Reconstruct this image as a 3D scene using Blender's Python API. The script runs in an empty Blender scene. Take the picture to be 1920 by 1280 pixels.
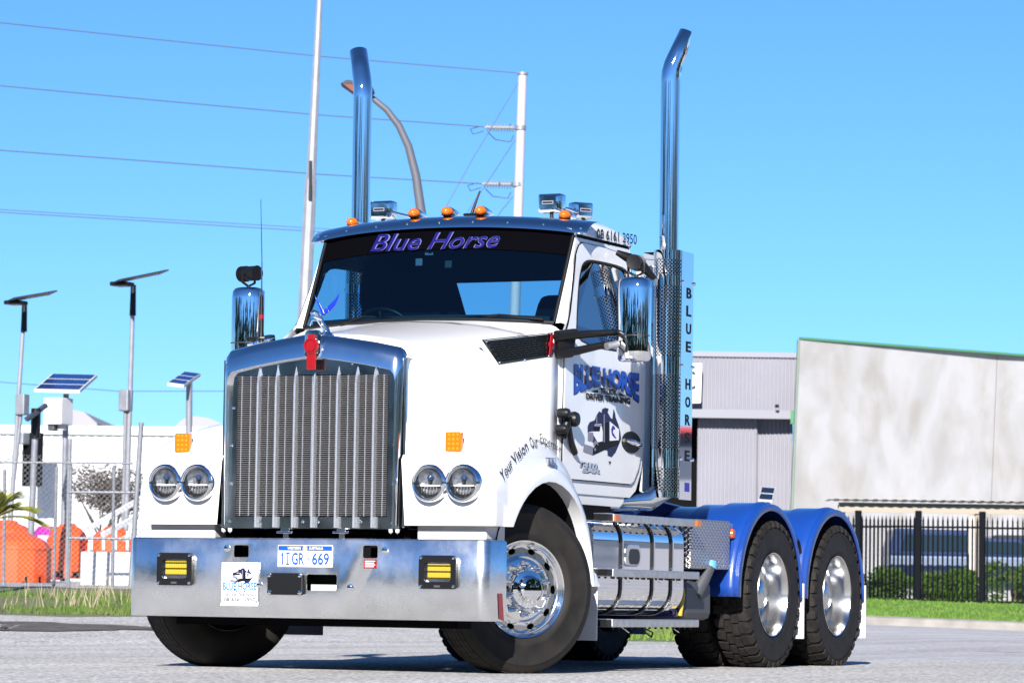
import bpy, bmesh, math, random
from mathutils import Vector, Matrix
from math import pi, sin, cos, tan, radians, atan2, sqrt
random.seed(7)
SC = bpy.context.scene
COL = SC.collection
# ------------------------------------------------------------------ camera
CAM_P = Vector((20.542, 10.646, 0.437))
YAW, PIT, ROL, FPX = radians(25.18), radians(4.04), radians(0.85), 6898.6
_fw = Vector((-cos(YAW)*cos(PIT), -sin(YAW)*cos(PIT), sin(PIT)))
_rt = _fw.cross(Vector((0, 0, 1))).normalized()
_up = _rt.cross(_fw)
RT = cos(ROL)*_rt + sin(ROL)*_up
UP = -sin(ROL)*_rt + cos(ROL)*_up
cam_d = bpy.data.cameras.new('camera')
cam = bpy.data.objects.new('camera', cam_d); COL.objects.link(cam)
cam.matrix_world = Matrix(((RT.x, UP.x, -_fw.x, CAM_P.x), (RT.y, UP.y, -_fw.y, CAM_P.y), (RT.z, UP.z, -_fw.z, CAM_P.z), (0, 0, 0, 1)))
cam_d.sensor_width = 36.0; cam_d.sensor_fit = 'HORIZONTAL'
cam_d.lens = 36.0*FPX/1920.0
cam_d.clip_start = 0.5; cam_d.clip_end = 3000
cam_d.dof.use_dof = True; cam_d.dof.focus_distance = 23.2; cam_d.dof.aperture_fstop = 9.0
SC.camera = cam
# ------------------------------------------------------------------ sky, sun, exposure
SUN = Vector((1.0, 0.31, 0.52)).normalized()
SUN_EL = math.asin(SUN.z); SUN_AZ = atan2(SUN.x, SUN.y)      # azimuth clockwise from +Y
world = bpy.data.worlds.new('World'); SC.world = world; world.use_nodes = True
wn = world.node_tree.nodes; wl = world.node_tree.links
bg = wn['Background']
sky = wn.new('ShaderNodeTexSky'); sky.sky_type = 'NISHITA'; sky.sun_disc = False
sky.sun_elevation = SUN_EL; sky.sun_rotation = SUN_AZ
sky.air_density = 0.9; sky.dust_density = 0.0; sky.ozone_density = 10.0; sky.altitude = 900
tint = wn.new('ShaderNodeMix'); tint.data_type = 'RGBA'; tint.blend_type = 'MULTIPLY'; tint.inputs[0].default_value = 1.0; tint.inputs[7].default_value = (.88, .985, 1.0, 1)
wl.new(sky.outputs[0], tint.inputs[6]); wl.new(tint.outputs[2], bg.inputs[0]); bg.inputs[1].default_value = 0.074
sun_d = bpy.data.lights.new('sun', 'SUN'); sun_d.energy = 5.0; sun_d.angle = radians(0.53); sun_d.color = (1.0, 0.965, 0.915)
sun = bpy.data.objects.new('sun', sun_d); COL.objects.link(sun)
sun.rotation_euler = (-SUN).to_track_quat('-Z', 'Y').to_euler()
VS = SC.view_settings
VS.view_transform = 'Standard'; VS.look = 'None'; VS.gamma = 1.0; VS.use_curve_mapping = False
VS.exposure = 1.0
SC.render.engine = 'CYCLES'
SC.cycles.max_bounces = 8; SC.cycles.transparent_max_bounces = 12; SC.cycles.glossy_bounces = 4
SC.cycles.caustics_reflective = False; SC.cycles.caustics_refractive = False
# ------------------------------------------------------------------ measuring helpers: photo pixel -> point on a plane of the place
def ray(u, v): return _fw + RT*((u-960)/FPX) - UP*((v-640)/FPX)
def onX(u, v, x): r = ray(u, v); return CAM_P + r*((x-CAM_P.x)/r.x)
def onY(u, v, y): r = ray(u, v); return CAM_P + r*((y-CAM_P.y)/r.y)
def atd(u, v, d): return CAM_P + ray(u, v)*d
F2 = Vector((-cos(YAW), -sin(YAW), 0)); R2 = Vector((-sin(YAW), cos(YAW), 0))   # level axes along and across the view street
def ds(p): q = p-CAM_P; return q.dot(F2), q.dot(R2)
def W(s, d, z=0.0): p = CAM_P + F2*d + R2*s; return Vector((p.x, p.y, z))
def lerpk(k, x):
    if x <= k[0][0]: return k[0][1]
    for (a, b), (c, e) in zip(k, k[1:]):
        if x <= c: return b+(e-b)*(x-a)/(c-a)
    return k[-1][1]
GL = ((33, 0), (40, .16), (43, .21), (50, .55), (58, .65), (300, .65))
GM = ((37, 0), (52, .08), (60, .2), (70, .42), (300, .5))
GR = ((34, 0), (64.3, .12), (66, .14), (72, .42), (300, .46))
def ground_z(s, d):
    l, m, r = lerpk(GL, d), lerpk(GM, d), lerpk(GR, d)
    if 34 < d < 70: r += -.026*(min(max(s, 4), 12)-6.6)*min(1, (d-34)/25)*(1 if d < 66 else max(0, (70-d)/4))
    if s < -4: return l
    if s < -1: t = (s+4)/3; return l+(m-l)*t
    if s < 2.5: return m
    if s < 5: t = (s-2.5)/2.5; return m+(r-m)*t
    return r
# ------------------------------------------------------------------ materials
def _new(name):
    m = bpy.data.materials.new(name); m.use_nodes = True
    return m, m.node_tree.nodes, m.node_tree.links, m.node_tree.nodes['Principled BSDF']
def mat(name, col, rough=.5, metal=0., coat=0., noise=None, bump=None, rnoise=None, spec=.5, col2=None):
    m, n, l, b = _new(name)
    b.inputs['Base Color'].default_value = (*col, 1); b.inputs['Roughness'].default_value = rough
    b.inputs['Metallic'].default_value = metal; b.inputs['Coat Weight'].default_value = coat
    b.inputs['Coat Roughness'].default_value = .04; b.inputs['Specular IOR Level'].default_value = spec
    tc = n.new('ShaderNodeTexCoord')
    def nz(scale, detail=4.):
        t = n.new('ShaderNodeTexNoise'); t.inputs['Scale'].default_value = scale; t.inputs['Detail'].default_value = detail
        l.new(tc.outputs['Object'], t.inputs['Vector']); return t
    if noise:
        t = nz(noise[0]); mx = n.new('ShaderNodeMix'); mx.data_type = 'RGBA'
        c2 = col2 or tuple(c*(1-noise[1]) for c in col)
        rp = n.new('ShaderNodeValToRGB'); rp.color_ramp.elements[0].position = .36; rp.color_ramp.elements[1].position = .64
        l.new(t.outputs[0], rp.inputs[0]); l.new(rp.outputs[0], mx.inputs[0])
        mx.inputs[6].default_value = (*col, 1); mx.inputs[7].default_value = (*c2, 1)
        l.new(mx.outputs[2], b.inputs['Base Color'])
    if rnoise:
        t = nz(rnoise[0], 6.); mr = n.new('ShaderNodeMapRange'); mr.inputs[1].default_value = .3; mr.inputs[2].default_value = .7
        mr.inputs[3].default_value = rough; mr.inputs[4].default_value = rnoise[1]
        l.new(t.outputs[0], mr.inputs[0]); l.new(mr.outputs[0], b.inputs['Roughness'])
    if bump:
        t = nz(bump[0], 8.); bp = n.new('ShaderNodeBump'); bp.inputs['Strength'].default_value = bump[1]; bp.inputs['Distance'].default_value = bump[2] if len(bump) > 2 else .01
        l.new(t.outputs[0], bp.inputs['Height']); l.new(bp.outputs[0], b.inputs['Normal'])
    return m
M = {}
M['white'] = mat('white_paint', (.76, .76, .765), .28, coat=.6)
M['white_metal'] = mat('white_painted_steel', (.60, .60, .61), .5, noise=(3, .12))
M['blue'] = mat('blue_paint', (.006, .045, .25), .3, coat=.5, rnoise=(9, .42), bump=(60, .04, .004))
M['dark_blue'] = mat('dark_blue_paint', (.008, .02, .16), .35, coat=.4)
M['chrome'] = mat('chrome', (.86, .87, .88), .03, 1.)
M['chrome_soft'] = mat('polished_steel', (.80, .81, .82), .09, 1., rnoise=(5, .16))
M['alu'] = mat('polished_aluminium', (.85, .86, .86), .17, 1., rnoise=(4.5, .33), noise=(6, .10), bump=(3.2, .22, .03))
M['alu_wheel'] = mat('wheel_aluminium', (.84, .84, .83), .15, 1.)
M['reflector'] = mat('lamp_reflector', (.24, .245, .265), .35, .4, noise=(38, .5), bump=(45, .4, .02))
M['bar'] = mat('bar_metal', (.86, .86, .88), .26, .85)
M['band_black'] = mat('band_black', (.002, .002, .003), 1., spec=0.)
M['louvre'] = mat('louvre_metal', (.80, .80, .82), .34, .8)
M['alu_drive'] = mat('drive_wheel_aluminium', (.62, .62, .62), .19, 1.)
M['alu_dull'] = mat('step_aluminium', (.62, .61, .60), .38, .85, noise=(22, .18))
M['galv'] = mat('galvanised_steel', (.26, .27, .30), .5, .35, noise=(7, .2))
M['black'] = mat('black_plastic', (.006, .006, .007), .4, spec=.3)
M['black_matte'] = mat('black_matte', (.004, .004, .005), .9, spec=.1)
M['rubber'] = mat('tyre_rubber', (.012, .011, .0105), .75, noise=(16, .3), col2=(.026, .022, .019), bump=(90, .15, .004), spec=.2)
M['sidewall'] = mat('tyre_sidewall', (.011, .0105, .010), .65, noise=(9, .3), col2=(.019, .0165, .0145), spec=.25)
M['amber'] = mat('amber_lens', (.62, .135, .004), .2, coat=.5)
M['amber'].node_tree.nodes['Principled BSDF'].inputs['Subsurface Weight'].default_value = 0
M['red'] = mat('red_enamel', (.26, .004, .008), .25, coat=.6)
M['yellow_lens'] = mat('yellow_lens', (.40, .31, .03), .25, coat=.5)
M['print_blue'] = mat('print_blue', (.005, .07, .42), .4)
M['print_cyan'] = mat('print_cyan', (.005, .13, .34), .4)
M['print_navy'] = mat('print_navy', (.006, .006, .045), .4)
M['print_black'] = mat('print_black', (.006, .006, .008), .5, spec=.15)
M['print_white'] = mat('print_white', (.80, .80, .82), .4)
M['print_grey'] = mat('print_grey', (.20, .20, .25), .4)
M['print_violet'] = mat('print_violet', (.025, .02, .30), .35)
M['plate_blue'] = mat('plate_blue', (.006, .065, .34), .4)
M['interior'] = mat('cab_interior', (.008, .010, .015), .9, spec=.1)
M['dash'] = mat('dashboard_vinyl', (.018, .034, .042), .8, spec=.2)
M['seat_fabric'] = mat('seat_fabric', (.006, .007, .012), .95, spec=.1)
M['steel_dark'] = mat('dark_steel', (.035, .036, .04), .55, .4)
M['grey_plastic'] = mat('grey_plastic', (.055, .058, .065), .5)
def glass(name, tint, refl=1.0, rough=0.0, ior=1.5):
    m, n, l, b = _new(name); n.remove(b)
    tr = n.new('ShaderNodeBsdfTransparent'); tr.inputs[0].default_value = (*tint, 1)
    gl = n.new('ShaderNodeBsdfGlossy'); gl.inputs['Roughness'].default_value = rough; gl.inputs[0].default_value = (refl, refl, refl, 1)
    fr = n.new('ShaderNodeFresnel'); fr.inputs[0].default_value = ior
    mx = n.new('ShaderNodeMixShader'); l.new(fr.outputs[0], mx.inputs[0]); l.new(tr.outputs[0], mx.inputs[1]); l.new(gl.outputs[0], mx.inputs[2])
    l.new(mx.outputs[0], n['Material Output'].inputs[0]); return m
M['windscreen'] = glass('windscreen_glass', (.26, .50, .62), 1.0, 0.0, 1.65)
M['side_glass'] = glass('tinted_side_glass', (.022, .028, .034), .4)
M['clear'] = glass('clear_lens', (.93, .95, .97))
def perforated():
    m, n, l, b = _new('perforated_steel')
    b.inputs['Metallic'].default_value = 1; b.inputs['Roughness'].default_value = .12; b.inputs['Base Color'].default_value = (.8, .81, .82, 1)
    uv = n.new('ShaderNodeUVMap'); mp = n.new('ShaderNodeMapping'); mp.inputs['Rotation'].default_value = (0, 0, pi/4); mp.inputs['Scale'].default_value = (58, 58, 58)
    l.new(uv.outputs[0], mp.inputs[0])
    v = n.new('ShaderNodeTexVoronoi'); v.voronoi_dimensions = '2D'; v.inputs['Randomness'].default_value = 0; v.inputs['Scale'].default_value = 1
    l.new(mp.outputs[0], v.inputs['Vector'])
    lt = n.new('ShaderNodeMath'); lt.operation = 'LESS_THAN'; lt.inputs[1].default_value = .33; l.new(v.outputs['Distance'], lt.inputs[0])
    tr = n.new('ShaderNodeBsdfTransparent'); mx = n.new('ShaderNodeMixShader')
    l.new(lt.outputs[0], mx.inputs[0]); l.new(b.outputs[0], mx.inputs[1]); l.new(tr.outputs[0], mx.inputs[2])
    l.new(mx.outputs[0], n['Material Output'].inputs[0]); return m
M['perf'] = perforated()
def tread_plate():
    m, n, l, b = _new('tread_plate')
    b.inputs['Metallic'].default_value = 1; b.inputs['Roughness'].default_value = .42; b.inputs['Base Color'].default_value = (.58, .55, .53, 1)
    tc = n.new('ShaderNodeTexCoord'); sp = n.new('ShaderNodeSeparateXYZ'); l.new(tc.outputs['Object'], sp.inputs[0])
    def md(op, a, c):
        x = n.new('ShaderNodeMath'); x.operation = op
        for i, q in enumerate((a, c)):
            if q is None: continue
            if isinstance(q, (int, float)): x.inputs[i].default_value = q
            else: l.new(q, x.inputs[i])
        return x.outputs[0]
    h = md('ADD', sp.outputs[0], sp.outputs[1])
    a = md('SINE', md('MULTIPLY', md('ADD', h, md('MULTIPLY', sp.outputs[2], 1.5)), 110), None)
    c = md('SINE', md('MULTIPLY', md('SUBTRACT', h, md('MULTIPLY', sp.outputs[2], 1.5)), 110), None)
    mxx = md('MAXIMUM', a, c)
    bp = n.new('ShaderNodeBump'); bp.inputs['Strength'].default_value = .6; bp.inputs['Distance'].default_value = .010
    l.new(mxx, bp.inputs['Height']); l.new(bp.outputs[0], b.inputs['Normal']); return m
M['treadplate'] = tread_plate()
# ------------------------------------------------------------------ mesh helpers
def link(name, me, m=None, parent=None, smooth=None, bevel=None, solid=None, sub=0):
    if m is not None: me.materials.append(M[m] if isinstance(m, str) else m)
    o = bpy.data.objects.new(name, me); COL.objects.link(o)
    if parent is not None: o.parent = parent
    if smooth is not None:
        me.polygons.foreach_set('use_smooth', [True]*len(me.polygons))
        if smooth < 170: me.set_sharp_from_angle(angle=radians(smooth))
    if solid:
        d = o.modifiers.new('s', 'SOLIDIFY'); d.thickness = solid; d.offset = -1
    if bevel:
        d = o.modifiers.new('b', 'BEVEL'); d.width = bevel; d.segments = 2; d.limit_method = 'ANGLE'; d.angle_limit = radians(40); d.harden_normals = False
    if sub:
        d = o.modifiers.new('u', 'SUBSURF'); d.levels = sub; d.render_levels = sub
    return o
class MB:
    def __init__(s): s.v = []; s.f = []; s.uv = None
    def add(s, vs, fs):
        k = len(s.v); s.v += [tuple(v) for v in vs]; s.f += [tuple(i+k for i in f) for f in fs]; return s
    def box(s, a, b, T=None):
        (x0, y0, z0), (x1, y1, z1) = a, b
        vs = [Vector(p) for p in ((x0, y0, z0), (x1, y0, z0), (x1, y1, z0), (x0, y1, z0), (x0, y0, z1), (x1, y0, z1), (x1, y1, z1), (x0, y1, z1))]
        if T is not None: vs = [T @ v for v in vs]
        return s.add(vs, [(0, 3, 2, 1), (4, 5, 6, 7), (0, 1, 5, 4), (1, 2, 6, 5), (2, 3, 7, 6), (3, 0, 4, 7)])
    def tube(s, path, r, n=10, cap=True):
        path = [Vector(p) for p in path]; rs = r if isinstance(r, (list, tuple)) else [r]*len(path)
        N = None; vs = []; fs = []
        for i, p in enumerate(path):
            t = ((path[min(i+1, len(path)-1)]-p).normalized() + (p-path[max(i-1, 0)]).normalized()).normalized()
            if N is None: N = t.orthogonal().normalized()
            N = (N - t*N.dot(t)).normalized(); B = t.cross(N)
            for k in range(n): a = 2*pi*k/n; vs.append(p+(N*cos(a)+B*sin(a))*rs[i])
        for i in range(len(path)-1):
            for k in range(n): fs.append((i*n+k, i*n+(k+1) % n, (i+1)*n+(k+1) % n, (i+1)*n+k))
        if cap: fs.append(tuple(range(n-1, -1, -1))); fs.append(tuple((len(path)-1)*n+k for k in range(n)))
        return s.add(vs, fs)
    def lathe(s, prof, n=32, T=None, close=False):           # profile (r, h) about local Z
        vs = []; fs = []
        for r, h in prof:
            for k in range(n): a = 2*pi*k/n; vs.append(Vector((r*cos(a), r*sin(a), h)))
        m = len(prof)
        for i in range(m-1):
            for k in range(n): fs.append((i*n+k, i*n+(k+1) % n, (i+1)*n+(k+1) % n, (i+1)*n+k))
        if prof[0][0] > 1e-4 and close: fs.append(tuple(range(n-1, -1, -1)))
        if prof[-1][0] > 1e-4 and close: fs.append(tuple((m-1)*n+k for k in range(n)))
        if T is not None: vs = [T @ v for v in vs]
        return s.add(vs, fs)
    def grid(s, rows, closed=False, flip=False):
        n = len(rows[0]); vs = [p for r in rows for p in r]; fs = []
        for i in range(len(rows)-1):
            for k in range(n if closed else n-1):
                q = (i*n+k, i*n+(k+1) % n, (i+1)*n+(k+1) % n, (i+1)*n+k); fs.append(q[::-1] if flip else q)
        return s.add(vs, fs)
    def ring(s, outer, inner):
        n = len(outer); return s.add(list(outer)+list(inner), [(k, (k+1) % n, n+(k+1) % n, n+k) for k in range(n)])
    def poly(s, pts): return s.add(pts, [tuple(range(len(pts)))])
    def prism(s, pts, dv):
        n = len(pts); dv = Vector(dv); vs = [Vector(p) for p in pts]; vs += [p+dv for p in vs]
        return s.add(vs, [tuple(range(n-1, -1, -1)), tuple(range(n, 2*n))]+[(k, (k+1) % n, n+(k+1) % n, n+k) for k in range(n)])
    def mesh(s, name, fix=True):
        me = bpy.data.meshes.new(name); me.from_pydata(s.v, [], s.f)
        if fix:
            b = bmesh.new(); b.from_mesh(me); bmesh.ops.remove_doubles(b, verts=b.verts, dist=1e-5)
            bmesh.ops.dissolve_degenerate(b, edges=b.edges, dist=1e-6)
            bmesh.ops.recalc_face_normals(b, faces=b.faces); b.to_mesh(me); b.free()
        me.update(); return me
    def build(s, name, m=None, parent=None, smooth=None, bevel=None, solid=None, sub=0, fix=True):
        return link(name, s.mesh(name, fix), m, parent, smooth, bevel, solid, sub)
def tag(o, label, cat=None, group=None, kind=None):
    if label: o['label'] = label
    if cat: o['category'] = cat
    if group: o['group'] = group
    if kind: o['kind'] = kind
    return o
def empty(name, loc=(0, 0, 0), parent=None):
    o = bpy.data.objects.new(name, None); COL.objects.link(o); o.location = loc; o.empty_display_size = .2
    if parent: o.parent = parent
    return o
def dup(o, parent=None):
    c = o.copy(); COL.objects.link(c); c.parent = parent
    for ch in list(o.children): dup(ch, c)
    return c
def rrect(w, h, r, n=4):
    out = []
    for cx, cy, a0 in ((w-r, h-r, 0), (-w+r, h-r, 90), (-w+r, -h+r, 180), (w-r, -h+r, 270)):
        for k in range(n+1): a = radians(a0+90*k/n); out.append((cx+r*cos(a), cy+r*sin(a)))
    return out
def resample(pts, n):
    pts = [Vector(p) for p in pts]; L = [0]
    for a, b in zip(pts, pts[1:]+pts[:1]): L.append(L[-1]+(b-a).length)
    out = []; j = 0
    for k in range(n):
        t = L[-1]*k/n
        while L[j+1] < t: j += 1
        a, b = pts[j], pts[(j+1) % len(pts)]; out.append(a.lerp(b, (t-L[j])/max(1e-9, L[j+1]-L[j])))
    return out
def smoothloop(pts, it=2):
    for _ in range(it):
        q = []
        for a, b in zip(pts, pts[1:]+pts[:1]): q += [(a[0]*.75+b[0]*.25, a[1]*.75+b[1]*.25), (a[0]*.25+b[0]*.75, a[1]*.25+b[1]*.75)]
        pts = q
    return pts
def text_mesh(s, fn, bold=0.0, shear=0.0, res=3, spacing=1.0):
    """letters as flat mesh; fn maps (0..1, 0..1) of the text's box to a point"""
    c = bpy.data.curves.new('t', 'FONT'); c.body = s; c.size = 1; c.offset = bold; c.shear = shear; c.resolution_u = res; c.space_character = spacing
    o = bpy.data.objects.new('t', c); COL.objects.link(o)
    bpy.context.view_layer.update()
    me = bpy.data.meshes.new_from_object(o.evaluated_get(bpy.context.evaluated_depsgraph_get()))
    bpy.data.objects.remove(o); bpy.data.curves.remove(c)
    xs = [v.co.x for v in me.vertices]; ys = [v.co.y for v in me.vertices]
    x0, x1, y0, y1 = min(xs), max(xs), min(ys), max(ys)
    for v in me.vertices: v.co = fn((v.co.x-x0)/(x1-x0), (v.co.y-y0)/(y1-y0))
    me.materials.clear(); return me
def lettering(name, s, fn, m, parent, **k): return link(name, text_mesh(s, fn, **k), m, parent)
def box_fn(o, ax, ay): o, ax, ay = Vector(o), Vector(ax), Vector(ay); return lambda a, b: o+ax*a+ay*b
def quad_fn(bl, br, tr, tl):
    bl, br, tr, tl = map(Vector, (bl, br, tr, tl)); return lambda a, b: bl.lerp(br, a).lerp(tl.lerp(tr, a), b)
AXY = Matrix.Rotation(-pi/2, 4, 'X')      # local Z -> +Y
AXX = Matrix.Rotation(pi/2, 4, 'Y')       # local Z -> +X
T_ = Matrix.Translation
# ================================================================== THE SETTING
def asphalt(name, c1, c2, scale):
    m, n, l, b = _new(name); b.inputs['Roughness'].default_value = .9; b.inputs['Specular IOR Level'].default_value = .25
    tc = n.new('ShaderNodeTexCoord')
    def nz(sc, det): t = n.new('ShaderNodeTexNoise'); t.inputs['Scale'].default_value = sc; t.inputs['Detail'].default_value = det; l.new(tc.outputs['Object'], t.inputs['Vector']); return t
    a, c = nz(scale, 3), nz(.35, 5)
    r1 = n.new('ShaderNodeValToRGB'); r1.color_ramp.elements[0].position = .38; r1.color_ramp.elements[1].position = .66
    r1.color_ramp.elements[0].color = (*c1, 1); r1.color_ramp.elements[1].color = (*c2, 1); l.new(a.outputs[0], r1.inputs[0])
    mx = n.new('ShaderNodeMix'); mx.data_type = 'RGBA'; mx.blend_type = 'MULTIPLY'; mx.inputs[0].default_value = .55
    r2 = n.new('ShaderNodeValToRGB'); r2.color_ramp.elements[0].color = (.80, .79, .77, 1); r2.color_ramp.elements[0].position = .35; r2.color_ramp.elements[1].position = .65
    l.new(c.outputs[0], r2.inputs[0]); l.new(r1.outputs[0], mx.inputs[6]); l.new(r2.outputs[0], mx.inputs[7]); l.new(mx.outputs[2], b.inputs['Base Color'])
    mp = n.new('ShaderNodeMapping'); mp.inputs['Rotation'].default_value = (0, 0, .5); mp.inputs['Scale'].default_value = (.10, 1.6, 1); l.new(tc.outputs['Object'], mp.inputs[0])
    st = nz(1.0, 6); l.new(mp.outputs[0], st.inputs['Vector']); vo = n.new('ShaderNodeTexVoronoi'); vo.inputs['Scale'].default_value = 24; l.new(tc.outputs['Object'], vo.inputs['Vector'])
    def mul(src, col, p0, p1, fac):
        rr_ = n.new('ShaderNodeValToRGB'); e_ = rr_.color_ramp.elements; e_[0].position = p0; e_[1].position = p1; e_[0].color = (*col, 1); l.new(src, rr_.inputs[0])
        m_ = n.new('ShaderNodeMix'); m_.data_type = 'RGBA'; m_.blend_type = 'MULTIPLY'; m_.inputs[0].default_value = fac
        l.new(b.inputs['Base Color'].links[0].from_socket, m_.inputs[6]); l.new(rr_.outputs[0], m_.inputs[7]); l.new(m_.outputs[2], b.inputs['Base Color'])
    mul(st.outputs[0], (.70, .69, .67), .38, .60, .55); stn = nz(1.1, 4); mul(stn.outputs[0], (.58, .57, .56), .27, .37, .9)
    sp = n.new('ShaderNodeSeparateColor'); l.new(vo.outputs['Color'], sp.inputs[0]); mul(sp.outputs[0], (.45, .44, .43), .0, .35, .75)
    bp = n.new('ShaderNodeBump'); bp.inputs['Strength'].default_value = .8; bp.inputs['Distance'].default_value = .02
    l.new(a.outputs[0], bp.inputs['Height']); l.new(bp.outputs[0], b.inputs['Normal']); return m
M['asphalt'] = asphalt('gravelly_asphalt', (.27, .262, .252), (.84, .81, .785), 30)
M['road'] = asphalt('smooth_road', (.44, .43, .44), (.55, .54, .55), 30)
M['dirt'] = mat('damp_dirt', (.055, .042, .034), .9, noise=(6, .4), col2=(.12, .10, .085), bump=(30, .5, .02))
M['soil'] = mat('verge_soil', (.16, .13, .09), .95, noise=(4, .4), col2=(.10, .13, .04))
M['lawn'] = mat('lawn', (.075, .15, .015), .9, noise=(5, .3), col2=(.11, .18, .025))
M['concrete_kerb'] = mat('kerb_concrete', (.29, .27, .245), .85, noise=(3, .25), bump=(40, .2, .01))
DK = [-120, -60, -20, 0, 14, 18, 22, 26, 30, 33, 34, 35.5, 37, 38.5, 40, 41.5, 43, 45, 47, 50, 52, 55, 58, 60, 62, 64.3, 66, 68, 70, 72, 80, 100, 150, 300, 700, 2500]
SK = [-1500, -300, -80, -30, -16, -10, -7, -5.5, -4, -3, -2, -1, 0, 1, 2, 2.5, 3.3, 4.2, 5, 6, 7, 8, 9, 10, 12, 14, 18, 30, 80, 300, 1500]
g = MB().grid([[W(s, d, ground_z(s, d)) for s in SK] for d in DK])
tag(g.build('ground', 'asphalt', smooth=180), None, kind='structure')
def sheet(name, m, s0, s1, d0, d1, dz, ns=14, nd=14, wob=0.0):
    rows = []
    for i in range(nd+1):
        d = d0+(d1-d0)*i/nd; row = []
        for k in range(ns+1):
            s = s0+(s1-s0)*k/ns
            dd = d+wob*sin(s*1.7+1)*(1 if i == 0 else 0)+wob*.6*sin(s*4.1)*(1 if i == 0 else 0); row.append(W(s, dd, ground_z(s, dd)+(dz if i else min(dz, .0008))))
        rows.append(row)
    o = MB().grid(rows).build(name, m, smooth=180); tag(o, None, kind='structure'); return o
sheet('road', 'road', 2.6, 40, 30.5, 64.25, .006, 40, 30, .5)
sheet('verge', 'soil', -30, -2.2, 42.3, 49.5, .012, 40, 10, .35)
sheet('yard', 'road', -30, -2.2, 51.5, 88, .012, 16, 20)
sheet('lawn', 'lawn', -1.5, 30, 65.0, 73.5, .16, 24, 8)
sheet('grass_island', 'lawn', -.2, 3.6, 41.0, 53, .015, 10, 10, .4)
# dirt patch
rows = []
for k in range(7):
    row = []
    for j in range(40):
        a = 2*pi*j/40; r = k/6*(1+.12*sin(3*a+1)+.09*sin(7*a)+.05*sin(13*a))
        s, d = -6.0+2.25*r*cos(a), 37.6+1.9*r*sin(a); row.append(W(s, d, ground_z(s, d)+.008))
    rows.append(row)
tag(MB().grid(rows, closed=True).build('dirt_patch', 'dirt', smooth=180), None, kind='structure')
# kerb
kb = MB(); prof = [(64.3, -.1), (64.3, .13), (64.36, .155), (64.9, .165), (64.98, -.1)]
kb.grid([[W(s, d, ground_z(s, 64.3)+z) for d, z in prof] for s in [-1.5+.8*i for i in range(32)]])
tag(kb.build('kerb', 'concrete_kerb', smooth=40), None, kind='structure')
# grass blades
def blades(name, label, n, area, h0, h1, cols, wid=.012, parent=None, cl=None):
    mb = MB(); rnd = random.Random(len(name)+n)
    pts = []
    while len(pts) < n:
        s, d = rnd.uniform(area[0], area[1]), rnd.uniform(area[2], area[3])
        if cl and rnd.random() > cl(s, d): continue
        pts.append((s, d))
    for s, d in pts:
        z = ground_z(s, d)+(.155 if name == 'lawn_grass' else .01); h = rnd.uniform(h0, h1); a = rnd.uniform(0, pi); lean = rnd.uniform(-.5, .5)*h
        p = W(s, d, z); e = Vector((cos(a), sin(a), 0))*wid; t = p+Vector((0, 0, h))+R2*lean+F2*rnd.uniform(-.3, .3)*h
        mb.add([p-e, p+e, t], [(0, 1, 2)])
    o = mb.build(name, mat(name, cols[0], .8, noise=(2.2, .3), col2=cols[1]), fix=False); tag(o, label, 'grass', kind='stuff'); return o
patch = lambda s, d: .08+.92*max(0, min(1, .5+sin(s*2.3)*.5+sin(d*1.9+s)*.5))
blades('verge_grass', 'ragged green grass along the foot of the wire fence', 6500, (-9, -2.4, 42.6, 47.5), .02, .11, ((.055, .125, .010), (.10, .14, .025)), .010, cl=patch)
blades('dry_grass', 'dry straw-coloured grass stalks among the verge grass', 160, (-6.6, -4.6, 43.5, 47), .10, .42, ((.30, .25, .15), (.38, .33, .22)), .008, cl=patch)
blades('lawn_grass', 'mown bright green lawn between kerb and black fence', 26000, (0, 14, 65.05, 72.5), .02, .06, ((.075, .17, .012), (.12, .21, .025)), .012)
blades('island_grass', 'strip of green grass seen under the truck', 9000, (-.1, 3.5, 40.7, 53), .05, .2, ((.08, .16, .015), (.15, .19, .04)), .012, cl=patch)
# ------------------------------------------------------------------ poles
def pole_line(u0, v0, u1, v1, d):
    a, b = atd(u0, v0, d), atd(u1, v1, d); dv = (b-a)/(b.z-a.z)
    s, dd = ds(a); zg = ground_z(*ds(a+dv*(.5-a.z))[::-1]); base = a+dv*(zg-.05-a.z); return base, b
def slab(mb, c, t):
    c = [Vector(p) for p in c]; n = (c[1]-c[0]).cross(c[3]-c[0]).normalized()
    if n.z < 0: n = -n
    lo = [p-n*t for p in c]
    return mb.add(c+lo, [(0, 1, 2, 3), (7, 6, 5, 4), (0, 4, 5, 1), (1, 5, 6, 2), (2, 6, 7, 3), (3, 7, 4, 0)])
M['panel_black'] = mat('panel_black', (.008, .012, .022), .5, spec=.2)
M['solar'] = mat('solar_cells', (.010, .035, .16), .16, coat=.5)
M['solar_dark'] = mat('solar_cells_dark', (.012, .02, .045), .2)
M['steel_pole'] = mat('pole_steel', (.30, .31, .34), .45, .3, noise=(5, .15))
def solar(root, corners, t, frame, cells='solar', n=3, proud=True):
    corners = [Vector(q) for q in corners]; corners[2] = corners[1]+corners[3]-corners[0]
    slab(MB(), corners, t).build('panel_frame', frame, root)
    c = [Vector(p) for p in corners]; nn = (c[1]-c[0]).cross(c[3]-c[0]).normalized(); nn = nn if nn.z > 0 else -nn
    f = lambda a, b: c[0].lerp(c[1], a).lerp(c[3].lerp(c[2], a), b)+nn*.004
    for k in range(n):
        b0, b1 = (k+.07)/n, (k+.93)/n
        MB().poly([f(.03, b0), f(.97, b0), f(.97, b1), f(.03, b1)]).build('solar_cell', cells, root)
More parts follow.
